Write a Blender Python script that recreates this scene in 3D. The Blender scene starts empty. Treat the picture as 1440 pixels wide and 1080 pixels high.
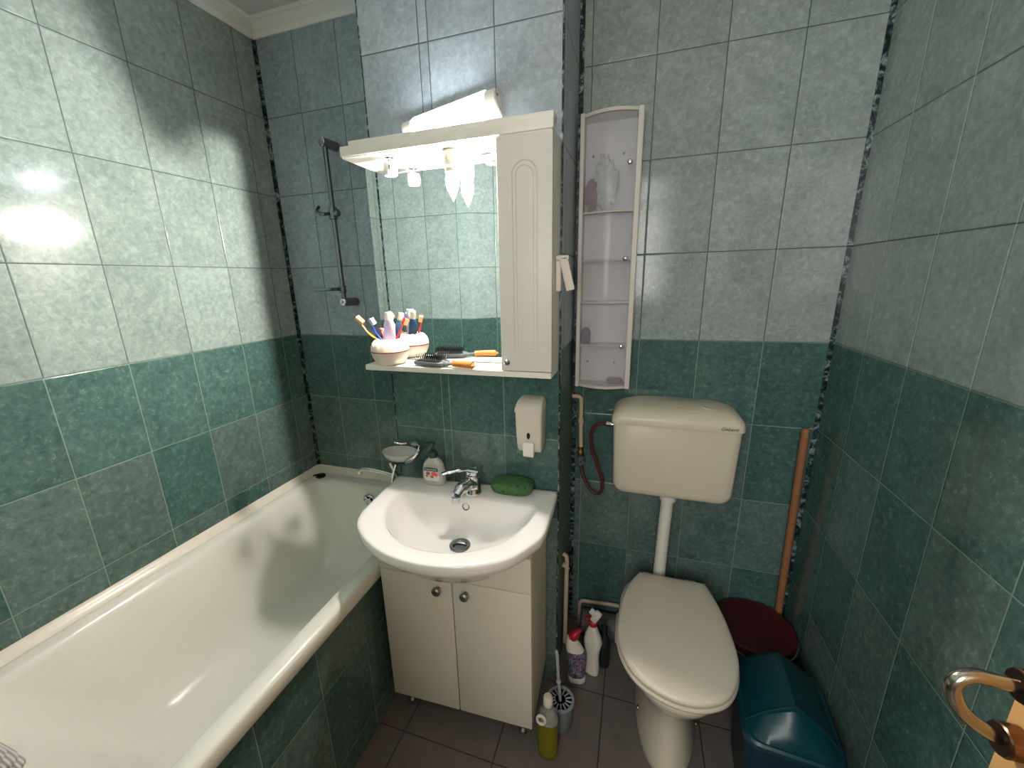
import bpy, bmesh, math, random
from mathutils import Vector, Matrix, Euler
random.seed(7)
C = bpy.context.scene.collection
PI = math.pi
R = math.radians
WM = {}

# ------------------------------------------------------------------ helpers
def lin(c):
    return c / 12.92 if c <= 0.04045 else ((c + 0.055) / 1.055) ** 2.4
def rgb(r, g, b):
    return (lin(r / 255), lin(g / 255), lin(b / 255), 1)

class MB:
    def __init__(s, M=None):
        s.bm = bmesh.new(); s.M = M
    def _new(s, vs, fs):
        v = [s.bm.verts.new(p) for p in vs]
        f = []
        for q in fs:
            try: f.append(s.bm.faces.new([v[i] for i in q]))
            except ValueError: pass
        return v, f
    def _xf(s, verts, M):
        if M is not None:
            for v in verts: v.co = M @ v.co
    def box(s, x0, x1, y0, y1, z0, z1, bev=0, seg=2, M=None):
        t = bmesh.new()
        vs = [(x, y, z) for x in (x0, x1) for y in (y0, y1) for z in (z0, z1)]
        v = [t.verts.new(p) for p in vs]
        for q in ((0,1,3,2),(4,6,7,5),(0,4,5,1),(2,3,7,6),(0,2,6,4),(1,5,7,3)):
            t.faces.new([v[i] for i in q])
        if bev > 0:
            bmesh.ops.bevel(t, geom=list(t.edges), offset=bev, segments=seg, profile=0.5, affect='EDGES')
        s._merge(t, M); return s
    def _merge(s, t, M=None):
        m = {}
        for v in t.verts:
            co = v.co if M is None else M @ v.co
            m[v] = s.bm.verts.new(co)
        for f in t.faces:
            try: s.bm.faces.new([m[v] for v in f.verts])
            except ValueError: pass
        t.free()
    def loft(s, rings, cap0=True, cap1=True, M=None, closed=True):
        n = len(rings[0]); vs = []
        for r in rings: vs += list(r)
        fs = []
        for k in range(len(rings) - 1):
            for i in range(n if closed else n - 1):
                j = (i + 1) % n
                fs.append((k*n+i, k*n+j, (k+1)*n+j, (k+1)*n+i))
        if cap0: fs.append(tuple(reversed(range(n))))
        if cap1: fs.append(tuple((len(rings)-1)*n + i for i in range(n)))
        v, f = s._new(vs, fs); s._xf(v, M); return s
    def lathe(s, prof, c=(0,0,0), n=32, M=None, sx=1, sy=1):
        rings = []
        for r, z in prof:
            r = max(r, 1e-5)
            rings.append([(c[0]+r*sx*math.cos(2*PI*i/n), c[1]+r*sy*math.sin(2*PI*i/n), c[2]+z) for i in range(n)])
        return s.loft(rings, M=M)
    def tube(s, pts, r, n=12, M=None, flat=1.0, cap=True):
        pts = [Vector(p) for p in pts]
        rr = r if isinstance(r, (list, tuple)) else [r]*len(pts)
        rings = []; up = None
        for i, p in enumerate(pts):
            if i == 0: d = pts[1]-p
            elif i == len(pts)-1: d = p-pts[i-1]
            else: d = (pts[i+1]-p).normalized() + (p-pts[i-1]).normalized()
            d.normalize()
            if up is None:
                a = Vector((0,0,1)) if abs(d.z) < .9 else Vector((0,1,0))
                up = (a - d*a.dot(d)).normalized()
            else:
                up = (up - d*up.dot(d))
                up.normalize()
            sd = d.cross(up)
            rings.append([p + (up*math.cos(2*PI*k/n)*flat + sd*math.sin(2*PI*k/n))*rr[i] for k in range(n)])
        return s.loft(rings, cap0=cap, cap1=cap, M=M)
    def cyl(s, a, b, r, n=20, bev=0):
        a = Vector(a); b = Vector(b); d = (b-a); L = d.length
        q = d.to_track_quat('Z', 'Y').to_matrix().to_4x4()
        M = Matrix.Translation(a) @ q
        if bev: return s.lathe([(r-bev,0),(r,bev),(r,L-bev),(r-bev,L)], n=n, M=M)
        return s.lathe([(r,0),(r,L)], n=n, M=M)
    def prism(s, pts, z0, z1, M=None, bev=0):
        if bev:
            cx = sum(p[0] for p in pts)/len(pts); cy = sum(p[1] for p in pts)/len(pts)
            def sh(k): return [(cx+(p[0]-cx)*(1-k), cy+(p[1]-cy)*(1-k)) for p in pts]
            w = max(abs(p[0]-cx) for p in pts); k = bev/w
            rings = [[(x,y,z0) for x,y in sh(k)], [(x,y,z0+bev) for x,y in pts], [(x,y,z1-bev) for x,y in pts], [(x,y,z1) for x,y in sh(k)]]
        else:
            rings = [[(x,y,z0) for x,y in pts], [(x,y,z1) for x,y in pts]]
        return s.loft(rings, M=M)

def smooth(pts, k=8, closed=False):
    P = [Vector(p) for p in pts]; out = []
    n = len(P)
    for i in range(n if closed else n-1):
        if closed: a, b, c, d = P[(i-1)%n], P[i], P[(i+1)%n], P[(i+2)%n]
        else: a, b, c, d = P[max(i-1,0)], P[i], P[i+1], P[min(i+2,n-1)]
        for j in range(k):
            t = j/k
            out.append(0.5*((2*b)+(c-a)*t+(2*a-5*b+4*c-d)*t*t+(3*b-a-3*c+d)*t**3))
    if not closed: out.append(P[-1])
    return out

def rrect(x0, x1, y0, y1, r, n=6):
    out = []
    for cx, cy, a0 in ((x1-r,y1-r,0),(x0+r,y1-r,90),(x0+r,y0+r,180),(x1-r,y0+r,270)):
        for i in range(n+1):
            a = R(a0 + 90*i/n); out.append((cx+r*math.cos(a), cy+r*math.sin(a)))
    return out

def obj(name, mb, mat, parent=None, label=None, cat=None, group=None, kind=None, angle=35, world=True, loc=None):
    """mesh builder in world coordinates -> one object; origin at the thing's base"""
    bm = mb.bm
    bmesh.ops.recalc_face_normals(bm, faces=list(bm.faces))
    if mb.M is not None: bmesh.ops.transform(bm, matrix=mb.M, verts=list(bm.verts))
    if parent is not None:
        W = WM[parent.name]; inv = W.inverted()
    else:
        if kind == 'structure': W = Matrix.Identity(4)
        elif loc is not None: W = Matrix.Translation(loc)
        else:
            xs = [v.co for v in bm.verts]
            W = Matrix.Translation(((min(v.x for v in xs)+max(v.x for v in xs))/2, (min(v.y for v in xs)+max(v.y for v in xs))/2, min(v.z for v in xs)))
        inv = W.inverted()
    bmesh.ops.transform(bm, matrix=inv, verts=list(bm.verts))
    me = bpy.data.meshes.new(name); bm.to_mesh(me); bm.free()
    for p in me.polygons: p.use_smooth = True
    me.set_sharp_from_angle(angle=R(angle))
    me.materials.append(mat)
    o = bpy.data.objects.new(name, me); C.objects.link(o)
    if parent is not None: o.parent = parent; WM[o.name] = WM[parent.name]
    else: o.matrix_basis = W; WM[o.name] = W
    if label: o['label'] = label
    if cat: o['category'] = cat
    if group: o['group'] = group
    if kind: o['kind'] = kind
    return o

def thing(name, label, cat, loc=(0,0,0), rz=0, group=None):
    o = bpy.data.objects.new(name, None); C.objects.link(o); o.empty_display_size = .05
    o.location = loc; o.rotation_euler = (0,0,rz)
    WM[o.name] = Matrix.Translation(loc) @ Matrix.Rotation(rz, 4, 'Z')
    o['label'] = label; o['category'] = cat
    if group: o['group'] = group
    return o

# ------------------------------------------------------------------ materials
def newmat(name):
    m = bpy.data.materials.new(name); m.use_nodes = True
    nt = m.node_tree; nt.nodes.clear()
    out = nt.nodes.new('ShaderNodeOutputMaterial')
    b = nt.nodes.new('ShaderNodeBsdfPrincipled')
    nt.links.new(b.outputs[0], out.inputs[0])
    return m, nt, b, out

def mat(name, col, rough=.5, metal=0, var=0.04, scale=12, bump=0, coat=0, trans=0, ior=1.45, spec=.5, emit=None, estr=0, rvar=0):
    m, nt, b, out = newmat(name)
    L = nt.links.new
    tc = nt.nodes.new('ShaderNodeTexCoord')
    no = nt.nodes.new('ShaderNodeTexNoise'); no.inputs['Scale'].default_value = scale; no.inputs['Detail'].default_value = 6
    L(tc.outputs['Object'], no.inputs['Vector'])
    mx = nt.nodes.new('ShaderNodeMix'); mx.data_type = 'RGBA'
    mx.inputs[6].default_value = tuple(c*(1-var) for c in col[:3])+(1,)
    mx.inputs[7].default_value = tuple(min(1,c*(1+var)) for c in col[:3])+(1,)
    L(no.outputs['Fac'], mx.inputs[0]); L(mx.outputs[2], b.inputs['Base Color'])
    b.inputs['Roughness'].default_value = rough
    if rvar:
        mr = nt.nodes.new('ShaderNodeMapRange'); mr.inputs[3].default_value = rough-rvar; mr.inputs[4].default_value = rough+rvar
        L(no.outputs['Fac'], mr.inputs[0]); L(mr.outputs[0], b.inputs['Roughness'])
    b.inputs['Metallic'].default_value = metal
    b.inputs['IOR'].default_value = ior
    b.inputs['Specular IOR Level'].default_value = spec
    b.inputs['Coat Weight'].default_value = coat; b.inputs['Coat Roughness'].default_value = .08
    b.inputs['Transmission Weight'].default_value = trans
    if emit: b.inputs['Emission Color'].default_value = emit; b.inputs['Emission Strength'].default_value = estr
    if bump:
        bp = nt.nodes.new('ShaderNodeBump'); bp.inputs['Strength'].default_value = bump; bp.inputs['Distance'].default_value = .002
        L(no.outputs['Fac'], bp.inputs['Height']); L(bp.outputs[0], b.inputs['Normal'])
    return m

def clear(name, col, fac=.3, rough=.15, tint=None):
    """see-through plastic: part transparent, part surface"""
    m, nt, b, out = newmat(name)
    b.inputs['Base Color'].default_value = col; b.inputs['Roughness'].default_value = rough
    t = nt.nodes.new('ShaderNodeBsdfTransparent'); t.inputs[0].default_value = tint or (1,1,1,1)
    mx = nt.nodes.new('ShaderNodeMixShader')
    no = nt.nodes.new('ShaderNodeTexNoise'); no.inputs['Scale'].default_value = 6
    mr = nt.nodes.new('ShaderNodeMapRange'); mr.inputs[3].default_value = max(0,fac-.03); mr.inputs[4].default_value = min(1,fac+.03)
    nt.links.new(no.outputs['Fac'], mr.inputs[0]); nt.links.new(mr.outputs[0], mx.inputs[0])
    nt.links.new(t.outputs[0], mx.inputs[1]); nt.links.new(b.outputs[0], mx.inputs[2]); nt.links.new(mx.outputs[0], out.inputs[0])
    return m

def tile_mat(name, axis, joints, seed=0, rough=(.05,.10), vg=(74,88,84), lightA=(112,124,120), lightB=(172,184,178), darkmix=.25, zb=1.31, zh=.2989, flat=False, below=True):
    m, nt, b, out = newmat(name)
    N = nt.nodes.new; L = nt.links.new
    def mth(op, a, b_=None, c=None, clamp=False):
        n = N('ShaderNodeMath'); n.operation = op; n.use_clamp = clamp
        for i, v in enumerate((a, b_, c)):
            if v is None: continue
            if isinstance(v, (int, float)): n.inputs[i].default_value = v
            else: L(v, n.inputs[i])
        return n.outputs[0]
    def mixc(f, a, b_):
        n = N('ShaderNodeMix'); n.data_type = 'RGBA'
        for i, v in ((0,f),(6,a),(7,b_)):
            if isinstance(v, (int, float, tuple)): n.inputs[i].default_value = v
            else: L(v, n.inputs[i])
        return n.outputs[2]
    geo = N('ShaderNodeNewGeometry'); sp = N('ShaderNodeSeparateXYZ'); L(geo.outputs['Position'], sp.inputs[0])
    u = sp.outputs[axis]; z = sp.outputs[2]
    d = None; cu = None
    for j in joints:
        dj = mth('ABSOLUTE', mth('SUBTRACT', u, j)); gj = mth('GREATER_THAN', u, j)
        d = dj if d is None else mth('MINIMUM', d, dj)
        cu = gj if cu is None else mth('ADD', cu, gj)
    t = mth('DIVIDE', mth('SUBTRACT', z, zb), zh)
    fz = mth('FLOOR', t)
    dz = mth('MULTIPLY', mth('ABSOLUTE', mth('SUBTRACT', t, mth('ROUND', t))), zh)
    dm = mth('MINIMUM', d, dz)
    gr = N('ShaderNodeMapRange'); gr.interpolation_type = 'SMOOTHSTEP'; L(dm, gr.inputs[0])
    gr.inputs[1].default_value = .0009; gr.inputs[2].default_value = .0018
    cb = N('ShaderNodeCombineXYZ'); L(cu, cb.inputs[0]); L(fz, cb.inputs[1]); cb.inputs[2].default_value = seed
    wn = N('ShaderNodeTexWhiteNoise'); L(cb.outputs[0], wn.inputs['Vector'])
    off = N('ShaderNodeVectorMath'); off.operation = 'MULTIPLY_ADD'; L(wn.outputs['Color'], off.inputs[0]); off.inputs[1].default_value = (9,9,9); L(geo.outputs['Position'], off.inputs[2])
    n1 = N('ShaderNodeTexNoise'); n1.inputs['Scale'].default_value = 58; n1.inputs['Detail'].default_value = 9; n1.inputs['Roughness'].default_value = .72; n1.inputs['Distortion'].default_value = .45
    n2 = N('ShaderNodeTexNoise'); n2.inputs['Scale'].default_value = 11; n2.inputs['Detail'].default_value = 4
    n3 = N('ShaderNodeTexNoise'); n3.inputs['Scale'].default_value = 64; n3.inputs['Detail'].default_value = 3; n3.inputs['Distortion'].default_value = 2.2
    for n in (n1, n2, n3): L(off.outputs[0], n.inputs['Vector'])
    f1 = mth('ADD', mth('MULTIPLY', n1.outputs['Fac'], 1.1), mth('MULTIPLY', n2.outputs['Fac'], .4))
    mr = N('ShaderNodeMapRange'); L(f1, mr.inputs[0]); mr.inputs[1].default_value = .40; mr.inputs[2].default_value = 1.12
    # thin pale squiggles
    vn = mth('ABSOLUTE', mth('SUBTRACT', n3.outputs['Fac'], .5))
    vr = N('ShaderNodeMapRange'); L(vn, vr.inputs[0]); vr.inputs[1].default_value = .0; vr.inputs[2].default_value = .02; vr.inputs[3].default_value = 1; vr.inputs[4].default_value = 0
    vgate = N('ShaderNodeMapRange'); L(n1.outputs['Fac'], vgate.inputs[0]); vgate.inputs[1].default_value = .54; vgate.inputs[2].default_value = .62
    vein = mth('MULTIPLY', vr.outputs[0], vgate.outputs[0])
    light = mixc(mr.outputs[0], rgb(*lightA), rgb(*lightB))
    light = mixc(mth('MULTIPLY', vein, .55), light, rgb(206,216,211))
    teal = mixc(mr.outputs[0], rgb(40,68,66), rgb(92,126,120))
    teal = mixc(mth('MULTIPLY', vein, .7), teal, rgb(168,196,184))
    mid = mixc(mr.outputs[0], rgb(56,76,73), rgb(112,134,127))
    mid = mixc(mth('MULTIPLY', vein, .6), mid, rgb(180,200,188))
    pick = mth('LESS_THAN', wn.outputs['Value'], darkmix)
    lower = mixc(pick, mid, teal)
    isrow = mth('GREATER_THAN', fz, -1.5)
    lowc = mixc(mth('MULTIPLY', isrow, .8), lower, teal)
    up = mth('GREATER_THAN', z, zb)
    tile = mixc(up, lowc, light) if below else light
    # small per-tile brightness shift
    hv = N('ShaderNodeHueSaturation'); L(tile, hv.inputs['Color'])
    vv = N('ShaderNodeMapRange'); L(wn.outputs['Value'], vv.inputs[0]); vv.inputs[3].default_value = .93; vv.inputs[4].default_value = 1.07; L(vv.outputs[0], hv.inputs['Value'])
    isv = mth('LESS_THAN', d, dz)
    grout = mixc(up, rgb(120,142,130), mixc(isv, rgb(70,84,80), rgb(*vg)))
    col = mixc(gr.outputs[0], grout, hv.outputs[0])
    L(col, b.inputs['Base Color'])
    ro = N('ShaderNodeMapRange'); L(n1.outputs['Fac'], ro.inputs[0]); ro.inputs[3].default_value = rough[0]; ro.inputs[4].default_value = rough[1]
    ro2 = mth('ADD', mth('MULTIPLY', mth('SUBTRACT', 1, gr.outputs[0]), .5), ro.outputs[0])
    L(ro2, b.inputs['Roughness']); b.inputs['Specular IOR Level'].default_value = .32
    # relief: pillowed edges + slight glaze waviness
    pe = N('ShaderNodeMapRange'); pe.interpolation_type = 'SMOOTHSTEP'; L(dm, pe.inputs[0]); pe.inputs[1].default_value = .0006; pe.inputs[2].default_value = .004
    bp = N('ShaderNodeBump'); bp.inputs['Strength'].default_value = .6; bp.inputs['Distance'].default_value = .0016; L(pe.outputs[0], bp.inputs['Height'])
    bp2 = N('ShaderNodeBump'); bp2.inputs['Strength'].default_value = .10; bp2.inputs['Distance'].default_value = .002
    L(n1.outputs['Fac'], bp2.inputs['Height']); L(bp.outputs[0], bp2.inputs['Normal']); L(bp2.outputs[0], b.inputs['Normal'])
    return m

def floor_mat():
    m, nt, b, out = newmat('floor_tile')
    N = nt.nodes.new; L = nt.links.new
    geo = N('ShaderNodeNewGeometry'); sp = N('ShaderNodeSeparateXYZ'); L(geo.outputs['Position'], sp.inputs[0])
    def mth(op, a, b_=None):
        n = N('ShaderNodeMath'); n.operation = op
        for i, v in enumerate((a, b_)):
            if v is None: continue
            if isinstance(v, (int, float)): n.inputs[i].default_value = v
            else: L(v, n.inputs[i])
        return n.outputs[0]
    ds = []
    fl = []
    for o_, off, w in ((0,.246,.33),(1,1.035,.335)):
        t = mth('DIVIDE', mth('SUBTRACT', sp.outputs[o_], off), w)
        ds.append(mth('MULTIPLY', mth('ABSOLUTE', mth('SUBTRACT', t, mth('ROUND', t))), w)); fl.append(mth('FLOOR', t))
    d = mth('MINIMUM', ds[0], ds[1])
    gr = N('ShaderNodeMapRange'); L(d, gr.inputs[0]); gr.inputs[1].default_value = .0012; gr.inputs[2].default_value = .0026
    no = N('ShaderNodeTexNoise'); no.inputs['Scale'].default_value = 18; no.inputs['Detail'].default_value = 8; L(geo.outputs['Position'], no.inputs['Vector'])
    mx = N('ShaderNodeMix'); mx.data_type = 'RGBA'; mx.inputs[6].default_value = rgb(94,88,83); mx.inputs[7].default_value = rgb(120,113,107); L(no.outputs['Fac'], mx.inputs[0])
    m2 = N('ShaderNodeMix'); m2.data_type = 'RGBA'; m2.inputs[6].default_value = rgb(52,48,46); L(mx.outputs[2], m2.inputs[7]); L(gr.outputs[0], m2.inputs[0])
    L(m2.outputs[2], b.inputs['Base Color']); b.inputs['Roughness'].default_value = .42
    bp = N('ShaderNodeBump'); bp.inputs['Strength'].default_value = .5; bp.inputs['Distance'].default_value = .0015; L(gr.outputs[0], bp.inputs['Height']); L(bp.outputs[0], b.inputs['Normal'])
    return m

def marble_mat():
    m, nt, b, out = newmat('dark_marble_trim')
    N = nt.nodes.new; L = nt.links.new
    geo = N('ShaderNodeNewGeometry')
    no = N('ShaderNodeTexNoise'); no.inputs['Scale'].default_value = 26; no.inputs['Detail'].default_value = 8; no.inputs['Distortion'].default_value = 1.4; no.inputs['Roughness'].default_value = .7
    L(geo.outputs['Position'], no.inputs['Vector'])
    cr = N('ShaderNodeValToRGB'); e = cr.color_ramp.elements
    e[0].position = .42; e[0].color = rgb(16,26,28); e[1].position = .64; e[1].color = rgb(150,168,168)
    k = cr.color_ramp.elements.new(.51); k.color = rgb(44,62,64)
    L(no.outputs['Fac'], cr.inputs[0]); L(cr.outputs[0], b.inputs['Base Color']); b.inputs['Roughness'].default_value = .25
    return m

M_white = mat('white_ceramic', rgb(232,230,226), .12, var=.015, coat=.4)
M_bath = mat('bath_enamel', rgb(230,230,220), .2, var=.05, scale=3, coat=.3)
M_cream = mat('cream_laminate', rgb(230,226,216), .35, var=.012)
M_creamdoor = mat('cream_foil', rgb(216,212,204), .38, var=.012)
M_vanity = mat('vanity_laminate', rgb(222,216,200), .4, var=.012)
M_plastic = mat('toilet_plastic', rgb(214,206,188), .3, var=.015)
M_porc = mat('toilet_porcelain', rgb(206,198,178), .14, var=.02, coat=.4)
M_tank = mat('cistern_plastic', rgb(206,197,176), .36, var=.015)
M_chrome = mat('chrome', rgb(205,208,212), .08, 1, var=.02)
M_dchrome = mat('worn_chrome', rgb(120,126,130), .22, 1, var=.2, scale=60)
M_knob = mat('pewter_knob', rgb(140,138,130), .35, .9, var=.05)
M_black = mat('black_plastic', rgb(22,26,28), .35, var=.1)
M_grey = mat('grey_rubber', rgb(96,100,104), .5, var=.1)
M_wplastic = mat('white_plastic', rgb(226,222,210), .35, var=.015)
M_ceil = mat('ceiling_paint', rgb(214,214,214), .8, var=.02, bump=.1)
M_mould = mat('cornice_plaster', rgb(232,230,228), .6, var=.02)
M_plaster = mat('hall_plaster', rgb(190,184,170), .9, var=.03)
M_brass = mat('old_brass', rgb(150,120,70), .3, 1, var=.15, scale=40)
M_seal = mat('bath_sealing_strip', rgb(226,220,206), .3, var=.06, scale=9)
M_wood_o = mat('orange_wood', rgb(198,128,62), .4, var=.25, scale=60, coat=.2)
M_broom = mat('broom_wood', rgb(150,98,64), .55, var=.25, scale=40)
M_doorwood = mat('door_wood', rgb(196,152,96), .4, var=.12, scale=5)
M_bronze = mat('bronze_fitting', rgb(140,104,76), .25, 1, var=.08)
M_handle = mat('satin_nickel', rgb(176,168,158), .2, 1, var=.06)

# mirror
m_, nt_, b_, o_ = newmat('mirror_glass')
b_.inputs['Base Color'].default_value = (.86,.9,.89,1); b_.inputs['Metallic'].default_value = 1; b_.inputs['Roughness'].default_value = 0.0
M_mirror = m_

XL, XR, YA, YP, YR = -.5711, 1.5614, 1.6601, 1.3891, 1.7084
XP0, XP1 = .1018, .7207
ZC = 2.53
YB = .315         # wall behind the near end of the bath
YD = -.10         # door wall
XD = .0

# ------------------------------------------------------------------ room shell
T_left = tile_mat('tiles_left_wall', 1, [.3607+.2*k for k in range(0,7)], 1, lightA=(106,124,120), lightB=(172,186,180), darkmix=.1)
T_right = tile_mat('tiles_right_wall', 1, [1.5202-.2*k for k in range(0,8)], 2, lightA=(112,126,120), lightB=(166,180,172), darkmix=.5, vg=(176,190,182))
T_back = tile_mat('tiles_back_wall', 0, [.7614+.2*k for k in range(0,5)], 3, darkmix=.35)
T_alc = tile_mat('tiles_alcove_wall', 0, [-.385,-.185,.015], 4, lightA=(112,128,136), lightB=(176,190,196), darkmix=.1)  # upper tile colours lighter and bluer, standing in for lamp spill
T_pil = tile_mat('tiles_pillar', 0, [.2986,.3285,.5314], 5, lightA=(124,134,140), lightB=(176,186,192), darkmix=.25)
T_side = tile_mat('tiles_pillar_side', 1, [1.46], 6, rough=(.4,.5), lightA=(140,150,156), lightB=(192,200,206))  # upper tiles lightened and cooled to paint in the lamp's flare
T_rear = tile_mat('tiles_rear_wall', 0, [-.47,-.27,-.07,.13,.52], 8, lightA=(116,138,136), lightB=(186,204,200), darkmix=.5)
T_ret = tile_mat('tiles_rear_return', 1, [.12], 9)
T_panel = tile_mat('tiles_bath_panel', 1, [.42,.62+.0,.82,1.02,1.22], 10, darkmix=.6, zb=1.31-.03)
M_floor = floor_mat(); M_marble = marble_mat()
S = 'structure'
th = .08
obj('floor', MB().box(XL-th, XR+th, -1.35, YR+th, -.05, 0), M_floor, kind=S)
obj('ceiling', MB().box(XL-th, XR+th, -1.35, YR+th, ZC, ZC+.05), M_ceil, kind=S)
obj('wall_left', MB().box(XL-th, XL, YB-th, YA+th, 0, ZC), T_left, kind=S)
obj('wall_right', MB().box(XR, XR+th, YD-th, YR+th, 0, ZC), T_right, kind=S)
obj('wall_back_left', MB().box(XL, XP0, YA, YA+th, 0, ZC), T_alc, kind=S)
obj('wall_back', MB().box(XP1, XR, YR, YR+th, 0, ZC), T_back, kind=S)
# boxed-in shaft: front, sides
bmf = MB().box(XP0, XP1, YP, YP+.02, 0, ZC)
obj('wall_pillar_front', bmf, T_pil, kind=S)
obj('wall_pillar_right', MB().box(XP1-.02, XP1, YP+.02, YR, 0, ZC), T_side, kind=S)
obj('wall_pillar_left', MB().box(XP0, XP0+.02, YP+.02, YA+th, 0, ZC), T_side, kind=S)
obj('wall_rear', MB().box(XL-th, XD, YB-th, YB, 0, ZC).box(XD, .168, YB-th, YB, 0, .61), T_rear, kind=S)
obj('wall_rear_return', MB().prism([(XD,YB),(.34,.085),(.34,YD),(.26,YD),(.26,.03),(XD,YB-th)], 0, ZC), T_rear, kind=S)
rw = MB(); rw.box(.26, .60, YD-th, YD, 0, ZC); rw.box(.60, 1.45, YD-th, YD, 2.46, ZC); rw.box(1.45, XR, YD-th, YD, 0, ZC)
obj('wall_front', rw, T_rear, kind=S)
# hall beyond the open door
hl = MB(); hl.box(XL-th, XL, -1.35, YD-th, 0, ZC); hl.box(XR, XR+th, -1.35, YD-th, 0, ZC); hl.box(XL-th, XR+th, -1.43, -1.35, 0, ZC)
obj('wall_hall', hl, M_plaster, kind=S)
# door frame, with a transom opening added above to pass hall fill light
fr = MB(); fr.box(.60,.64, YD-th-.01, YD+.012, 0, 2.46, .004); fr.box(1.445,1.485, YD-th-.01, YD+.012, 0, 2.46, .004); fr.box(.60,1.485, YD-th-.01, YD+.012, 2.02, 2.06, .004); fr.box(.60,1.485, YD-th-.01, YD+.012, 2.42, 2.46, .004)
obj('trim_1', fr, M_doorwood, kind=S)
# dark marble corner strips
obj('trim_2', MB().box(XL, XL+.012, YA-.003, YA, .62, ZC-.04), M_marble, kind=S)
obj('trim_3', MB().box(XL, XL+.003, YA-.012, YA, .62, ZC-.04), M_marble, kind=S)
obj('trim_4', MB().box(XR-.014, XR, YR-.003, YR, 0, ZC), M_marble, kind=S)
obj('trim_5', MB().box(XP1, XP1+.016, YR-.010, YR, 0, ZC), M_marble, kind=S)
obj('trim_6', MB().box(XP1-.001, XP1+.004, YP-.003, YP+.012, 0, ZC, .0015, 1), M_marble, kind=S)
obj('trim_7', MB().box(XL, XL+.004, YB, YB+.014, .62, ZC-.04), M_marble, kind=S)
obj('trim_8', MB().box(XP0-.003, XP0+.0008, YP-.002, YP+.008, .62, ZC), M_marble, kind=S)
# plaster cornice
def cornice(a, b, nrm):
    prof = [(0,-.045),(.006,-.045),(.010,-.036),(.010,-.030),(.020,-.024),(.034,-.016),(.042,-.010),(.042,-.006),(.052,-.004),(.055,0),(0,0)]
    a = Vector(a); b = Vector(b); n = Vector(nrm)
    rings = []
    for p in (a, b):
        rings.append([p + n*d + Vector((0,0,ZC+z)) for d, z in prof])
    m = MB(); m.loft(rings); return m
cm = MB()
prof = [(0,-.045),(.007,-.045),(.012,-.036),(.014,-.030),(.024,-.024),(.038,-.014),(.044,-.009),(.050,-.008),(.054,-.003),(.058,0),(0,0)]
def cpath(corners):
    rings = []
    for (x, y, nx, ny) in corners:
        rings.append([Vector((x+nx*d, y+ny*d, ZC+z)) for d, z in prof])
    return rings
cm.loft(cpath([(XL,YB,1,1),(XL,YA,1,-1),(XP0,YA,0,-1)]))
obj('trim_9', cm, M_mould, kind=S)

# ------------------------------------------------------------------ bathtub
RZ = .612
bt = thing('bathtub', 'white enamel bathtub along the left wall with a green tiled side', 'bathtub', (-.2, .99, 0))
def ring(x0,x1,y0,y1,r,z,n=8): return [(x,y,z) for x,y in rrect(x0,x1,y0,y1,r,n)]
x0,x1,y0,y1 = XL+.002, .161, YB+.002, YA-.002
b = MB()
b.loft([ring(x0+.004,x1-.004,y0+.004,y1-.004,.012,.560), ring(x0,x1,y0,y1,.014,.568), ring(x0,x1,y0,y1,.014,.600), ring(x0+.003,x1-.004,y0+.003,y1-.003,.016,.609), ring(x0+.012,x1-.014,y0+.012,y1-.012,.02,RZ),
  ring(x0+.052,x1-.052,y0+.06,y1-.066,.085,RZ-.002), ring(x0+.060,x1-.058,y0+.07,y1-.076,.09,RZ-.008), ring(x0+.068,x1-.064,y0+.08,y1-.084,.095,RZ-.028),
  ring(x0+.085,x1-.076,y0+.13,y1-.096,.11,.50), ring(x0+.105,x1-.092,y0+.20,y1-.112,.12,.38), ring(x0+.13,x1-.115,y0+.27,y1-.14,.13,.285), ring(x0+.165,x1-.145,y0+.32,y1-.175,.12,.240), ring(x0+.22,x1-.20,y0+.40,y1-.24,.09,.222), ring(x0+.30,x1-.28,y0+.7,y1-.5,.04,.218)], cap0=False)
obj('tub', b, M_bath, bt, angle=50)
obj('tiled_panel', MB().box(.122,.147, YB+.003, YA-.003, 0.001, .562), T_panel, bt, label='green tiled side panel of the bathtub')
# overflow rosette on the far inner end
ov = MB(); Mo = Matrix.Translation((-.20, 1.553, .548)) @ Matrix.Rotation(R(97), 4, 'X')
ov.lathe([(0.001,.006),(.012,.007),(.016,.006)], M=Mo); ov.lathe([(.024,.002),(.030,.004),(.033,0),(.033,-.006)], M=Mo)
for k in range(6):
    a = k*PI/3; ov.tube([(.012*math.cos(a),.012*math.sin(a),.005),(.027*math.cos(a),.027*math.sin(a),.004)], .003, 6, M=Mo)
obj('overflow', ov, M_chrome, bt, label='round chrome overflow at the far end')
# sealing strips lying on the rim against the tiles
ss = MB()
sp_ = [(0,0),(.026,0),(.026,.004),(.018,.009),(.010,.018),(.004,.028),(0,.030)]
def strip(corners):
    return [[Vector((x+nx*d, y+ny*d, RZ+z)) for d, z in sp_] for (x,y,nx,ny) in corners]
ss.loft(strip([(XL+.001,YB+.001,1,1),(XL+.001,YA-.001,1,-1),(XP0-.001,YA-.001,0,-1)]))
obj('sealing_strip', ss, M_seal, bt)
# drain at tub floor
dr = MB(); dr.lathe([(.028,0),(.030,.002),(.026,.003),(.014,-.0),(.001,-.001)], c=(-.2,1.36,.2235))
obj('drain', dr, M_chrome, bt)
# black rubber plug lying on the corner of the rim
pg = thing('bath_plug', 'black rubber bath plug lying in the far left corner of the tub rim', 'plug', (-.505,1.588,RZ))
m = MB(); m.lathe([(.020,0),(.023,.003),(.022,.010),(.016,.013),(.001,.014)], c=(-.500,1.590,RZ)); obj('stopper', m, M_black, pg)
m = MB(); m.tube([(-.506,1.588,RZ+.012),(-.525,1.584,RZ+.010),(-.538,1.580,RZ+.005)], [.005,.004,.003], 8); obj('pull_tab', m, M_black, pg)

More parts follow.
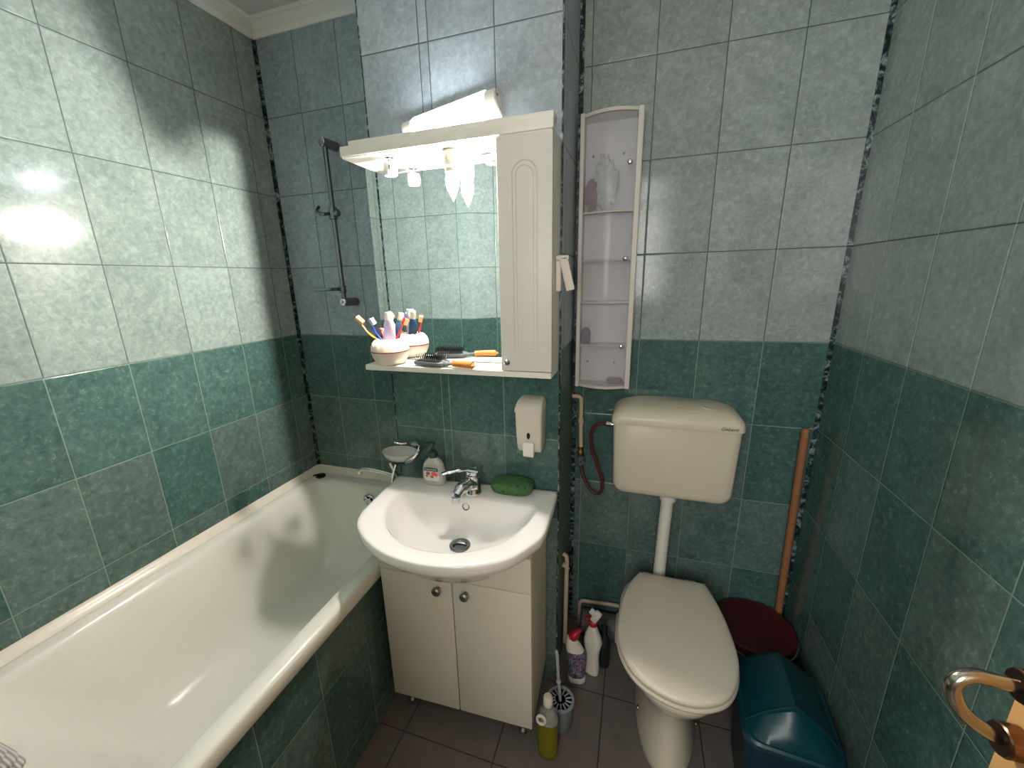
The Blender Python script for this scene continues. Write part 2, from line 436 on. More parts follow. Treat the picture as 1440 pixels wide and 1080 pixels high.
# ------------------------------------------------------------------ shower rail
sr = thing('shower_rail', 'chrome shower slide rail screwed to the tiles above the bath', 'shower rail', (-.24,1.66,1.46))
m = MB(); m.cyl((-.240,1.600,1.47),(-.243,1.600,2.072),.0095)
obj('bar', m, M_dchrome, sr)
for z, x in ((2.068,-.245),(1.462,-.236)):
    m = MB(); m.cyl((x,1.588,z),(x+.012,1.658,z-.002),.0175,24,.002)
    br = obj('bracket', m, M_grey, sr, label='dark grey bracket of the shower rail')
    m = MB(); m.cyl((x-.001,1.583,z),(x,1.589,z),.0165,24,.002); m.cyl((x-.001,1.5815,z),(x,1.584,z),.006,12)
    obj('bracket_cap', m, M_chrome, br)
m = MB(); m.cyl((-.243,1.600,1.788),(-.243,1.600,1.836),.0165,20,.003); m.cyl((-.243,1.60,1.812),(-.213,1.597,1.812),.014,18,.003)
hk = obj('slider', m, M_dchrome, sr)
m = MB(); m.tube(smooth([(-.248,1.592,1.812),(-.262,1.565,1.806),(-.280,1.557,1.812),(-.290,1.568,1.826),(-.291,1.58,1.838)],5), .0065, 10)
obj('hook', m, M_dchrome, hk)
m = MB(); m.cyl((-.241,1.600,1.500),(-.241,1.600,1.530),.0145,20,.002)
m.box(-.335,-.245,1.535,1.600,1.508,1.522,.005)
m.tube(smooth([(-.245,1.60,1.515),(-.262,1.565,1.515),(-.30,1.55,1.515),(-.335,1.56,1.515),(-.340,1.585,1.515)],5), .006, 10)
obj('soap_holder_arm', m, M_dchrome, sr)

# ------------------------------------------------------------------ bath mixer + soap dish
tp = thing('bath_mixer_tap', 'chrome bath mixer tap on the side of the pillar with a long spout', 'tap', (.10,1.50,.74))
m = MB(); m.cyl((.101,1.43,.745),(.060,1.43,.745),.016,18,.002); m.cyl((.101,1.57,.745),(.060,1.57,.745),.016,18,.002); m.cyl((.045,1.44,.745),(.045,1.60,.745),.020,24,.004); m.cyl((.045,1.415,.745),(.045,1.44,.745),.024,24,.004); m.cyl((.045,1.60,.745),(.045,1.625,.745),.022,24,.004)
obj('mixer_body', m, M_chrome, tp)
m = MB(); m.tube(smooth([(.045,1.50,.728),(.02,1.50,.722),(-.05,1.50,.735),(-.12,1.50,.741),(-.165,1.50,.739),(-.186,1.50,.728),(-.190,1.50,.716)],6), [.011]*26+[.0095]*11, 14)
obj('spout', m, mat('pale_chrome', rgb(214,214,206), .22, .85), tp)
m = MB(); m.tube([(.052,1.425,.745),(.040,1.405,.75),(.052,1.400,.785),(.074,1.398,.842)], .0065, 10); obj('lever', m, M_chrome, tp)
m = MB(); m.tube([(.060,1.425,.74),(.082,1.408,.752),(.066,1.404,.79),(.044,1.402,.842)], .0065, 10); obj('lever', m, M_chrome, tp)
M_glass = clear('frosted_dish_glass', rgb(222,222,218), .62, .1, (.85,.9,.88,1))
sd = thing('soap_dish', 'frosted soap dish in a chrome holder, left of the hand soap bottle', 'soap dish', (.142,1.37,.88))
cx, cy, cz = .135,1.338,.924
m = MB(); m.lathe([(.030,-.028),(.046,-.024),(.062,-.010),(.069,.006),(.066,.006),(.058,-.007),(.043,-.020),(.001,-.024)], c=(cx,cy,cz), sy=.72, n=40)
obj('dish', m, M_glass, sd, label='frosted pale glass dish')
m = MB(); m.lathe([(.026,-.040),(.032,-.037),(.032,-.029),(.012,-.029),(.012,-.040)], c=(cx,cy,cz), sy=.8)
obj('base', m, M_black, sd)
m = MB(); m.tube(smooth([(cx+.028,1.384,cz+.020),(cx+.058,1.372,cz+.026),(cx+.078,1.350,cz+.020),(cx+.080,1.330,cz+.006),(cx+.066,1.312,cz-.010),(cx+.044,1.304,cz-.018)],5), .0075, 10, flat=1.5); obj('chrome_ring', m, M_chrome, sd)
m = MB(); m.tube([(cx-.038,1.366,cz+.026),(cx-.014,1.372,cz+.020),(cx+.0,1.388,cz+.018)], .005, 8); obj('wall_arm', m, M_chrome, sd)

# ------------------------------------------------------------------ vanity (rotated slightly)
vang = R(2.3)
vz = thing('vanity_cabinet', 'cream two-door vanity cabinet standing on short feet under the washbasin', 'cabinet', (.4295,1.235,0), vang)
VM = WM[vz.name]
hw, fy, by = .257, -.130, .135
t = .016
m = MB(VM); m.box(-hw,-hw+t,fy+t,by,.085,.742,.001,1); m.box(hw-t,hw,fy+t,by,.085,.742,.001,1); m.box(-hw+t,hw-t,fy+t,by,.085,.101); m.box(-hw+t,hw-t,by-.006,by,.101,.672)
m.box(-hw+t,hw-t,fy+t,by-.01,.40,.412)
obj('body', m, M_vanity, vz)
m = MB(VM); m.prism([(-hw+.0005,.622),(hw-.0005,.622),(hw-.0005,.744),(.235,.744),(.19,.715),(.13,.690),(.06,.678),(0,.676),(-.06,.678),(-.13,.690),(-.19,.715),(-.235,.744),(-hw+.0005,.744)], -fy-t+.001, -fy, M=Matrix.Rotation(R(90),4,'X')); obj('apron', m, M_vanity, vz)
for s in (-1,1):
    xa, xb = (-hw+.0005,-.0018) if s < 0 else (.0018,hw-.0005)
    m = MB(VM); m.box(xa,xb,fy,fy+t-.001,.082,.6185,.0015,2); d = obj('door', m, M_vanity, vz)
    kx = s*.047 + (-.0 if s < 0 else .0)
    m = MB(VM); Mk = Matrix.Translation((kx, fy, .583)) @ Matrix.Rotation(R(90),4,'X')
    m.lathe([(.006,0),(.006,.010),(.010,.013),(.0145,.018),(.0145,.023),(.010,.027),(.001,.028)], M=Mk); obj('knob', m, M_knob, d)
for sx in (-1,1):
    for yy in (fy+.045, by-.04):
        m = MB(VM); m.lathe([(.012,.0005),(.016,.004),(.016,.018),(.010,.026),(.009,.060),(.018,.066),(.018,.0845)], c=(sx*.215,yy,0)); obj('foot', m, M_knob, vz)

# ------------------------------------------------------------------ washbasin
wb = thing('washbasin', 'white ceramic washbasin with a curved front on the vanity cabinet', 'washbasin', (.43,1.2,0), R(4))
BM = WM[wb.name]
def poly_ray(P, c, a):
    dx, dy = math.cos(a), math.sin(a); best = None
    for i in range(len(P)):
        x1_, y1_ = P[i][0]-c[0], P[i][1]-c[1]; x2_, y2_ = P[(i+1)%len(P)][0]-c[0], P[(i+1)%len(P)][1]-c[1]
        ex, ey = x2_-x1_, y2_-y1_; den = dx*ey-dy*ex
        if abs(den) < 1e-12: continue
        tt = (x1_*ey-y1_*ex)/den; uu = (x1_*dy-y1_*dx)/den
        if tt > 0 and -1e-9 <= uu <= 1+1e-9 and (best is None or tt < best): best = tt
    return best
ctr = (.008, -.055)
Oc = [(-.300,.158),(.304,.158),(.303,.05),(.300,-.03),(.297,-.085),(.288,-.120)] + [tuple(p[:2]) for p in smooth([(.274,-.145,0),(.215,-.225,0),(.115,-.275,0),(.0,-.291,0),(-.115,-.272,0),(-.21,-.222,0),(-.270,-.165,0)],6)] + [(-.286,-.135),(-.297,-.095),(-.299,-.03),(-.300,.05)]
Ic = [tuple(p[:2]) for p in smooth([(-.226,.040,0),(-.21,.050,0),(-.1,.054,0),(.0,.056,0),(.12,.052,0),(.225,.044,0),(.246,.03,0),(.243,-.005,0),(.225,-.07,0),(.175,-.155,0),(.09,-.212,0),(.0,-.228,0),(-.09,-.212,0),(-.17,-.155,0),(-.215,-.08,0),(-.233,.0,0)],5,True)]
NA = 144
# choose angles so that corners of the outline are kept
angs = [2*PI*i/NA for i in range(NA)]
for p in [Oc[0],Oc[1]]:
    a = math.atan2(p[1]-ctr[1], p[0]-ctr[0]) % (2*PI)
    k = min(range(NA), key=lambda i: abs(angs[i]-a)); angs[k] = a
Or = [poly_ray(Oc, ctr, a) for a in angs]; Ir = [poly_ray(Ic, ctr, a) for a in angs]
dc = (.012,-.040)
def bring(fo, fi, z, zf=None):
    """fo>=0 radius as mix: r = fi*I + fo*(O-I); centre drifts to the drain for small fi"""
    out = []
    for a, ro, ri in zip(angs, Or, Ir):
        r = fi*ri + fo*(ro-ri)
        k = min(1, max(0, 1-fi)) if fo == 0 else 0
        x = ctr[0]+(dc[0]-ctr[0])*k + r*math.cos(a); y = ctr[1]+(dc[1]-ctr[1])*k + r*math.sin(a)
        out.append((x, y, z if zf is None else z+zf(x,y)))
    return out
def und(sc, z):
    return [(max(-1,min(1,1))*(ctr[0]+ro*sc*math.cos(a)), min(ctr[1]+ro*sc*math.sin(a), .157), z) for a, ro in zip(angs, Or)]
m = MB(BM)
m.loft([und(.28,.682), und(.50,.688), und(.63,.708), und(.76,.744), und(.87,.772), und(.955,.789), und(1,.806), und(1,.820), und(.992,.828),
   bring(.93,1,.8315), bring(.80,1,.8325), bring(.45,1,.8320), bring(.16,1,.8305), bring(.04,1,.8275), bring(0,1,.822), bring(0,.96,.806), bring(0,.89,.779), bring(0,.80,.754), bring(0,.66,.733), bring(0,.48,.7175), bring(0,.28,.7105), bring(0,.13,.7095)], cap1=False)
obj('basin', m, M_white, wb, angle=55)
m = MB(BM); m.lathe([(.0335,-.006),(.034,.002),(.031,.0038),(.024,.003),(.020,-.002),(.018,-.009),(.001,-.010)], c=(dc[0],dc[1],.7125)); dr = obj('drain', m, M_dchrome, wb)
m = MB(BM)
for k in range(6):
    a = k*PI/3; m.lathe([(.0001,.0005),(.0036,.0006),(.0036,.0)], c=(dc[0]+.011*math.cos(a),dc[1]+.011*math.sin(a),.7042), n=10)
obj('drain_holes', m, M_black, dr)
m = MB(BM); Mo = Matrix.Translation((.006,.0515,.797)) @ Matrix.Rotation(R(68),4,'X')
m.lathe([(.0125,-.003),(.0130,.002),(.0105,.0035),(.009,.001),(.008,-.004)], M=Mo); of = obj('overflow', m, M_dchrome, wb)
m = MB(BM); m.lathe([(.0001,.0002),(.009,.0002),(.009,-.002)], M=Mo); obj('overflow_hole', m, M_black, of)

# faucet standing on the basin deck
fc = thing('basin_mixer_tap', 'chrome single-lever mixer tap on the back of the washbasin', 'tap', (.445,1.290,.8325), R(4))
FM = WM[fc.name]
m = MB(FM); m.lathe([(.030,0),(.030,.006),(.0265,.011),(.0250,.050),(.0265,.060),(.022,.068),(.001,.070)], c=(0,0,0), n=28)
m.tube(smooth([(0,0,.034),(-.010,-.030,.046),(-.020,-.062,.045),(-.028,-.086,.032)],6), [.025]*8+[.0215]*6+[.018]*5, 18, flat=.85)
obj('mixer_body', m, M_chrome, fc)
m = MB(FM); m.lathe([(.0125,0),(.0135,.004),(.0135,.018),(.010,.020)], M=Matrix.Translation((-.030,-.090,.008)) @ Matrix.Rotation(R(-12),4,'X')); obj('aerator', m, M_chrome, fc)
m = MB(FM); m.lathe([(.0225,.070),(.0235,.074),(.0225,.090),(.016,.100),(.001,.104)], n=28)
m.tube(smooth([(.012,.0,.086),(-.012,-.02,.098),(-.035,-.045,.104),(-.060,-.068,.104),(-.076,-.082,.101)],6), [.021]*7+[.018]*6+[.014]*6+[.010]*6, 14, flat=.42)
obj('lever', m, M_chrome, fc)

# hand soap bottle
M_soapb = clear('clear_soap_plastic', rgb(205,205,200), .72, .12, (.9,.92,.92,1))
hs = thing('hand_soap_bottle', 'clear pump bottle of hand soap with a dark green pump and a red flower label', 'bottle', (.288,1.312,.8325), R(2))
HM = WM[hs.name]
def ell(rx, ry, z, n=36, p=2.4):
    out = []
    for i in range(n):
        a = 2*PI*i/n; c_, s_ = math.cos(a), math.sin(a)
        out.append((rx*math.copysign(abs(c_)**(2/p),c_), ry*math.copysign(abs(s_)**(2/p),s_), z))
    return out
m = MB(HM); m.loft([ell(.034,.017,0), ell(.040,.021,.004), ell(.043,.023,.020), ell(.043,.023,.040), ell(.041,.022,.062), ell(.036,.020,.080), ell(.026,.017,.094), ell(.014,.013,.102), ell(.013,.013,.108)])
obj('bottle_body', m, M_soapb, hs)
M_dgreen = mat('dark_green_pump', rgb(26,58,52), .35)
m = MB(HM); m.lathe([(.0155,.104),(.0165,.106),(.0165,.120),(.013,.125),(.008,.128),(.008,.132),(.0035,.134),(.0035,.150),(.010,.151),(.012,.155),(.010,.160),(.001,.161)])
m.tube(smooth([(.008,0,.156),(-.012,-.006,.158),(-.030,-.012,.153),(-.040,-.015,.145)],5), [.007]*8+[.005]*8, 10, flat=.7)
obj('pump', m, M_dgreen, hs)
m = MB(HM)
rows = []
for z in (.022,.045,.072): rows.append([(.028*k/6, -math.sqrt(max(0,1-(abs(.028*k/6)/.044)**2.4))*.0225-.0012, z) for k in range(-6,7)])
m.loft(rows, cap0=False, cap1=False, closed=False); lb = obj('label', m, mat('label_paper', rgb(214,206,200), .5, var=.1, scale=90), hs, label='printed label with a red flower')
m = MB(HM); m.prism([(-.026,.060),(.026,.060),(.026,.0725),(-.026,.0725)], .0245, .0255, M=Matrix.Rotation(R(90),4,'X')); obj('name_band', m, M_dgreen, lb)
m = MB(HM)
for cx_, cz_, r_ in ((.010,.050,.0095),(.019,.046,.006)):
    pts = [(cx_+r_*(1+.22*math.cos(5*a))*math.cos(a), cz_+r_*.8*(1+.22*math.cos(5*a))*math.sin(a)) for a in [2*PI*k/30 for k in range(30)]]
    m.prism(pts, .0245,.0252, M=Matrix.Rotation(R(90),4,'X'))
obj('flower', m, mat('flower_red', rgb(222,70,78), .5, var=.2, scale=300), lb)
m = MB(HM)
for cx_, cz_, r_ in ((-.012,.050,.008),(.002,.038,.006),(-.018,.040,.004)):
    pts = [(cx_+r_*(1+.3*math.cos(6*a))*math.cos(a), cz_+r_*.8*(1+.3*math.cos(6*a))*math.sin(a)) for a in [2*PI*k/30 for k in range(30)]]
    m.prism(pts, .0244,.0250, M=Matrix.Rotation(R(90),4,'X'))
obj('berries', m, mat('berry_print', rgb(150,80,90), .5, var=.4, scale=300), lb)

def text_obj(body, size, M, material, parent, name='lettering', ext=.0003, shear=0):
    cu = bpy.data.curves.new(name, 'FONT'); cu.body = body; cu.size = size; cu.extrude = ext; cu.align_x = 'CENTER'; cu.align_y = 'CENTER'; cu.shear = shear
    to = bpy.data.objects.new('t', cu); C.objects.link(to)
    bpy.context.view_layer.update()
    me = bpy.data.meshes.new_from_object(to.evaluated_get(bpy.context.evaluated_depsgraph_get()))
    bpy.data.objects.remove(to); me.name = name
    W = WM[parent.name].inverted() @ M
    me.transform(W); me.materials.clear(); me.materials.append(material)
    o = bpy.data.objects.new(name, me); C.objects.link(o); o.parent = parent; WM[o.name] = WM[parent.name]
    return o
text_obj('PALMOLIVE', .0085, HM @ Matrix.Translation((0,-.0260,.066)) @ Matrix.Rotation(R(90),4,'X'), M_wplastic, lb)

# green bath sponge
def sponge_mat():
    m, nt, b, out = newmat('green_sponge')
    N = nt.nodes.new; L = nt.links.new
    tc = N('ShaderNodeTexCoord'); vo = N('ShaderNodeTexVoronoi'); vo.inputs['Scale'].default_value = 60
    no = N('ShaderNodeTexNoise'); no.inputs['Scale'].default_value = 40
    L(tc.outputs['Object'], vo.inputs['Vector']); L(tc.outputs['Object'], no.inputs['Vector'])
    gt = N('ShaderNodeMath'); gt.operation = 'ADD'; L(vo.outputs['Distance'], gt.inputs[0]); L(no.outputs['Fac'], gt.inputs[1])
    cr = N('ShaderNodeValToRGB'); e = cr.color_ramp.elements; e[0].position = .55; e[0].color = rgb(26,58,34); e[1].position = .78; e[1].color = rgb(62,104,60)
    L(gt.outputs[0], cr.inputs[0]); L(cr.outputs[0], b.inputs['Base Color']); b.inputs['Roughness'].default_value = .9
    bp = N('ShaderNodeBump'); bp.inputs['Strength'].default_value = .9; bp.inputs['Distance'].default_value = .003; L(gt.outputs[0], bp.inputs['Height']); L(bp.outputs[0], b.inputs['Normal'])
    return m
SM = Matrix.Translation((.572,1.335,.8335)) @ Matrix.Rotation(R(2),4,'Z')
m = MB(SM); m.loft([ell(.064,.034,0,48,2.9), ell(.070,.040,.005,48,2.9), ell(.074,.044,.016,48,2.9), ell(.073,.043,.028,48,2.9), ell(.069,.040,.036,48,2.9), ell(.058,.032,.041,48,2.9), ell(.03,.015,.042,48,2.9)])
def holes(m, n, rad):
    pass
sg = obj('bath_sponge', m, sponge_mat(), label='porous green bath sponge on the right corner of the washbasin', cat='sponge')

# ------------------------------------------------------------------ mirror cabinet
mc = thing('mirror_cabinet', 'cream bathroom mirror cabinet with a tall arched door and a bottom shelf', 'mirror cabinet', (.4,1.385,1.25))
CF, CB = 1.266, 1.386
m = MB(); m.box(.082,.718,1.379,CB,1.272,1.905); obj('back_panel', m, M_cream, mc)
m = MB(); m.box(.084,.571,1.3745,1.379,1.2725,1.898,.0008,1); obj('mirror_glass', m, M_mirror, mc, label='mirror glass')
# top board with moulded front edge
m = MB(); m.box(.080,.718,CF+.002,CB,1.898,1.912,.0015,1)
topring = []
for (x, y) in ((.078,CF-.001),(.721,CF-.001)): pass
m.box(.078,.721,CF-.002,CF+.020,1.902,1.930,.003,2); m.box(.105,.721,CF+.004,CF+.05,1.925,1.944,.004,2)
tb = obj('top_board', m, M_cream, mc)
m = MB(); m.box(.080,.718,CF+.002,CB,1.252,1.270,.0015,1); obj('bottom_shelf', m, M_cream, mc)
m = MB(); m.box(.571,.585,CF+.017,1.379,1.270,1.898); m.box(.704,.718,CF+.017,1.379,1.270,1.898); obj('side_panel', m, M_cream, mc)
m = MB(); m.box(.5675,.7195,CF-.001,CF+.015,1.2725,1.8985,.002,2); dd = obj('door', m, M_creamdoor, mc)
# arched relief groove: two nested raised beads
def arch(w, z0, z1, cx=.6435):
    pts = [(cx-w, z0), (cx+w, z0)]
    pts += [(cx+w*math.cos(a), z1-w+w*math.sin(a)) for a in [PI*k/14 for k in range(15)]]
    return pts
def archbead(w, z0, z1, r):
    P = [(x, CF-.0012, z) for x, z in arch(w, z0, z1)]
    return [Vector(p) for p in P] + [Vector(P[0])]
m = MB()
for w, z0, z1, r in ((.034,1.330,1.838,.0022),(.024,1.340,1.826,.0016)):
    P = archbead(w, z0, z1, r); m.tube(P, r, 6)
obj('arched_relief', m, M_creamdoor, dd)
m = MB(); Mk = Matrix.Translation((.589,CF-.001,1.300)) @ Matrix.Rotation(R(90),4,'X'); m.lathe([(.004,0),(.004,.006),(.008,.009),(.009,.014),(.006,.018),(.001,.019)], M=Mk); obj('knob', m, M_chrome, dd)
# lamp holders under the top board
def holder(x, y, z, lit):
    if lit:
        m = MB(); m.lathe([(.019,0),(.0235,-.002),(.0235,-.045),(.021,-.049),(.0205,-.052)], c=(x,y,z), n=28)
    else:
        m = MB(); m.lathe([(.014,-.016),(.019,-.018),(.020,-.022),(.020,-.048),(.018,-.052)], c=(x,y,z), n=28)
    return m
hx, hy = .415, 1.318
h1 = obj('lamp_holder', holder(hx,hy,1.898,True), M_wplastic, mc)
m = MB(); m.box(hx-.012,hx-.008,hy-.025,hy-.021,1.868,1.884,.001,1); m.box(hx-.003,hx+.001,hy-.0255,hy-.0215,1.868,1.884,.001,1); obj('vent_slots', m, M_cream, h1)
h2 = obj('lamp_holder', holder(.220,1.305,1.898,False), M_wplastic, mc)
m = MB(); m.tube([(.220,1.305,1.898),(.220,1.305,1.881)], .006, 12); m.lathe([(.013,-.003),(.013,0)], c=(.220,1.305,1.898)); obj('bracket', m, M_dchrome, h2)
m = MB()
for a in (-95,-75): 
    aa = R(a+35); m.box(.220+.0202*math.cos(aa)-.002,.220+.0202*math.cos(aa)+.002,1.305+.0202*math.sin(aa)-.0022,1.305+.0202*math.sin(aa)+.001,1.858,1.872)
obj('vent_slots', m, M_grey, h2)
# socket and switch unit
m = MB(); m.box(.472,.560,1.284,1.372,1.886,1.898,.003,2); so = obj('socket_unit', m, M_wplastic, mc)
m = MB(); m.lathe([(.030,-.001),(.031,-.004),(.028,-.006),(.027,-.001)], c=(.516,1.335,1.886), sx=1, sy=.62); m.box(.482,.550,1.289,1.303,1.882,1.886,.001,1); obj('socket_ring', m, M_cream, so)
m = MB(); m.cyl((.508,1.335,1.884),(.508,1.335,1.8862),.003); m.cyl((.524,1.335,1.884),(.524,1.335,1.8862),.003); obj('pin_holes', m, M_grey, so)

# candle bulb
EM_W = (1,.93,.86,1)
def emis(name, col, s, mixg=False):
    m, nt, b, out = newmat(name)
    b.inputs['Base Color'].default_value = (.9,.9,.9,1); b.inputs['Emission Color'].default_value = col; b.inputs['Emission Strength'].default_value = s; b.inputs['Roughness'].default_value = .3
    return m
BULB_S, BOX_S = 1450, 18
cb = thing('candle_bulb', 'lit candle-shaped light bulb hanging under the mirror cabinet top', 'light bulb', (hx,hy,1.77))
m = MB(); m.lathe([(.0205,.0),(.0205,-.006),(.017,-.008)], c=(hx,hy,1.8455), n=28); obj('collar', m, M_wplastic, cb)
m = MB(); m.lathe([(.0165,0),(.0178,-.006),(.0185,-.012)], c=(hx,hy,1.838), n=28); obj('globe_base', m, emis('bulb_base_glow', (1,.93,.82,1), 3), cb)
m = MB(); m.lathe([(.0185,-.012),(.0188,-.020),(.0175,-.032),(.0145,-.044)], c=(hx,hy,1.838), n=28); obj('lit_globe', m, emis('bulb_glow', EM_W, BULB_S), cb)
m = MB(); m.lathe([(.0145,-.044),(.010,-.056),(.0055,-.066),(.001,-.075)], c=(hx,hy,1.838), n=28); obj('globe_tip', m, emis('bulb_tip_glow', (1,.93,.86,1), 1.1), cb)

# ------------------------------------------------------------------ tilted wall lamp above the cabinet
wl = thing('wall_lamp', 'lit white tube wall lamp fixed slightly tilted above the mirror cabinet', 'lamp', (.39,1.388,2.0))
LM = Matrix.Translation((.398,1.388,1.996)) @ Matrix.Rotation(R(-9.5),4,'Y')
def dprof(x, r, dpt):  # half-round profile bulging toward the room
    out = [(x, 0, -r)]
    for k in range(13):
        a = -PI/2 + PI*k/12; out.append((x, -dpt*math.cos(a)-.004, r*math.sin(a)))
    out.append((x, 0, r)); return out
m = MB(LM); m.box(-.150,.150,-.008,0,-.036,.036,.002,1); m.box(-.120,.120,-.026,-.008,.0325,.036,.001,1); m.box(-.120,.120,-.022,-.008,-.036,-.0325,.001,1); obj('base_plate', m, M_wplastic, wl)
for s in (-1,1):
    m = MB(LM); a, b2 = (.118,.150); 
    m.loft([dprof(s*a,.0345,.050), dprof(s*(b2-.004),.0345,.050), dprof(s*b2,.031,.046)]); ec = obj('end_cap', m, M_wplastic, wl)
m = MB(LM); m.cyl((.149,-.028,.012),(.1515,-.028,.012),.004,10); obj('screw', m, M_grey, ec)
m = MB(LM); m.loft([dprof(-.118,.0325,.047), dprof(.118,.0325,.047)]); obj('diffuser', m, emis('lamp_glow', (.86,.92,1,1), BOX_S), wl)

# ------------------------------------------------------------------ toothbrush cup
M_cup = mat('cup_plastic', rgb(226,214,198), .28, var=.01)
CX, CY, CZ = .160, 1.304, 1.2705
tc_ = thing('toothbrush_holder', 'cream apple-shaped toothbrush holder with a thin brown stripe on the shelf', 'toothbrush holder', (CX,CY,CZ))
def cupr(pr, zoff=0):
    rings = []
    for i, (r, z) in enumerate(pr):
        rings.append([(CX+r*math.cos(2*PI*k/64), CY+r*math.sin(2*PI*k/64), CZ+z) for k in range(64)])
    return rings
m = MB(); m.loft(cupr([(.030,0),(.042,.001),(.052,.012),(.060,.028),(.0635,.044)])); obj('lower_bowl', m, M_cup, tc_)
m = MB(); m.loft(cupr([(.0632,.0435),(.0645,.0447),(.0645,.0465),(.0632,.0475)])); obj('stripe', m, mat('brown_stripe', rgb(120,44,34), .4), tc_)
rings = []
for (r, z, am) in ((.0635,.047,0),(.062,.060,.01),(.056,.072,.035),(.046,.081,.06),(.034,.085,.08),(.024,.082,.08),(.018,.074,0),(.015,.060,0)):
    rings.append([(CX+r*(1+am*math.cos(14*2*PI*k/98))*math.cos(2*PI*k/98), CY+r*(1+am*math.cos(14*2*PI*k/98))*math.sin(2*PI*k/98), CZ+z+am*.012*math.cos(14*2*PI*k/98)) for k in range(98)])
m = MB(); m.loft(rings); obj('fluted_lid', m, M_cup, tc_)

def toothbrush(base, tip, bend, col, bcol, label, bdir):
    """handle from base up to tip; bristles toward bdir"""
    base, tip, bd = Vector(base), Vector(tip), Vector(bdir).normalized()
    tb_ = thing('toothbrush', label, 'toothbrush', base, group='toothbrushes in the apple-shaped holder')
    d = (tip-base); L_ = d.length; u = d.normalized()
    p = [base, base+u*L_*.25+Vector(bend)*.6, base+u*L_*.5+Vector(bend), base+u*L_*.72+Vector(bend)*.5, base+u*L_*.86, tip]
    P = smooth(p, 5); n = len(P)
    rr = [.0042 if i < n*.35 else (.0034 if i < n*.7 else .0055) for i in range(n)]; rr[-1] = .003
    m = MB(); m.tube(P, rr, 10, flat=.8); obj('handle', m, col, tb_)
    a = base+u*L_*.74; e = tip - u*.002; sdv = u.cross(bd).normalized()
    nn = bd - u*bd.dot(u); nn.normalize()
    Mx = Matrix.Translation((a+e)/2) @ Matrix((sdv, u, nn)).transposed().to_4x4()
    hl_ = (e-a).length/2
    m = MB()
    for ix in (-1.5,-.5,.5,1.5):
        for iy in range(7):
            m.box(ix*.0034-.0016, ix*.0034+.0016, -hl_+iy*hl_*2/7+.0004, -hl_+(iy+1)*hl_*2/7-.0004, .003, .0165+.001*(iy%2), M=Mx)
    obj('bristles', m, bcol, tb_)
    return tb_
Mo_, Mb_, Mr_ = mat('orange_handle', rgb(240,160,62), .3), mat('blue_handle', rgb(42,70,214), .3), mat('red_handle', rgb(206,44,52), .3)
W_, O_ = mat('white_bristles', rgb(235,240,248), .7), mat('peach_bristles', rgb(250,190,130), .7)
toothbrush((CX-.018,CY-.012,CZ+.072),(.052,1.285,1.424),(-.004,0,-.010),Mo_,O_,'orange toothbrush with peach bristles leaning far left in the holder',(.6,-.5,.6))
toothbrush((CX-.002,CY-.022,CZ+.070),(.118,1.262,1.425),(-.004,0,-.006),Mb_,W_,'blue toothbrush with white bristles leaning slightly left in the holder',(1,-.4,.3))
toothbrush((CX+.022,CY-.008,CZ+.072),(.218,1.318,1.425),(.004,0,-.003),Mr_,O_,'red toothbrush leaning right in the holder, beside the lavender tube',(.5,.8,.2))
toothbrush((CX-.022,CY+.012,CZ+.072),(.108,1.335,1.385),(.0,0,-.002),mat('dark_red_handle', rgb(150,34,44), .35),W_,'short dark red toothbrush behind the orange and blue ones',(-.3,.9,.3))
def paste(base, top, w, col, capc, label, rz):
    base, top = Vector(base), Vector(top); u = (top-base).normalized(); L_ = (top-base).length
    o = thing('toothpaste_tube', label, 'toothpaste tube', base, group='toothpaste tubes in the apple-shaped holder')
    sdv = Vector((math.cos(rz), math.sin(rz), 0)); sdv = (sdv-u*sdv.dot(u)).normalized(); nn = u.cross(sdv)
    Mx = Matrix.Translation(base) @ Matrix((sdv, nn, u)).transposed().to_4x4()
    def e(a, b_, z): return [(a*math.cos(2*PI*k/24), b_*math.sin(2*PI*k/24), z) for k in range(24)]
    m = MB(Mx); m.loft([e(w*1.0,.0015,0), e(w*.98,.006,L_*.25), e(w*.9,.011,L_*.6), e(w*.72,w*.6,L_*.72), e(w*.5,w*.5,L_*.75)]); obj('tube_body', m, col, o)
    m = MB(Mx); m.loft([e(w*.64,w*.64,L_*.75), e(w*.68,w*.68,L_*.76), e(w*.62,w*.62,L_-.001), e(w*.56,w*.56,L_)]); obj('cap', m, capc, o)
    return o
paste((CX+.002,CY+.001,CZ+.066),(.166,1.306,1.442),.021,mat('lavender_tube', rgb(206,190,214), .35, var=.25, scale=40),M_cup,'lavender and white toothpaste tube standing cap up in the holder',R(10))
paste((CX+.014,CY+.014,CZ+.064),(.196,1.336,1.438),.015,mat('navy_tube', rgb(40,78,110), .3, var=.3, scale=20),M_cup,'navy blue toothpaste tube with a cream cap, nearest the mirror',R(-25))

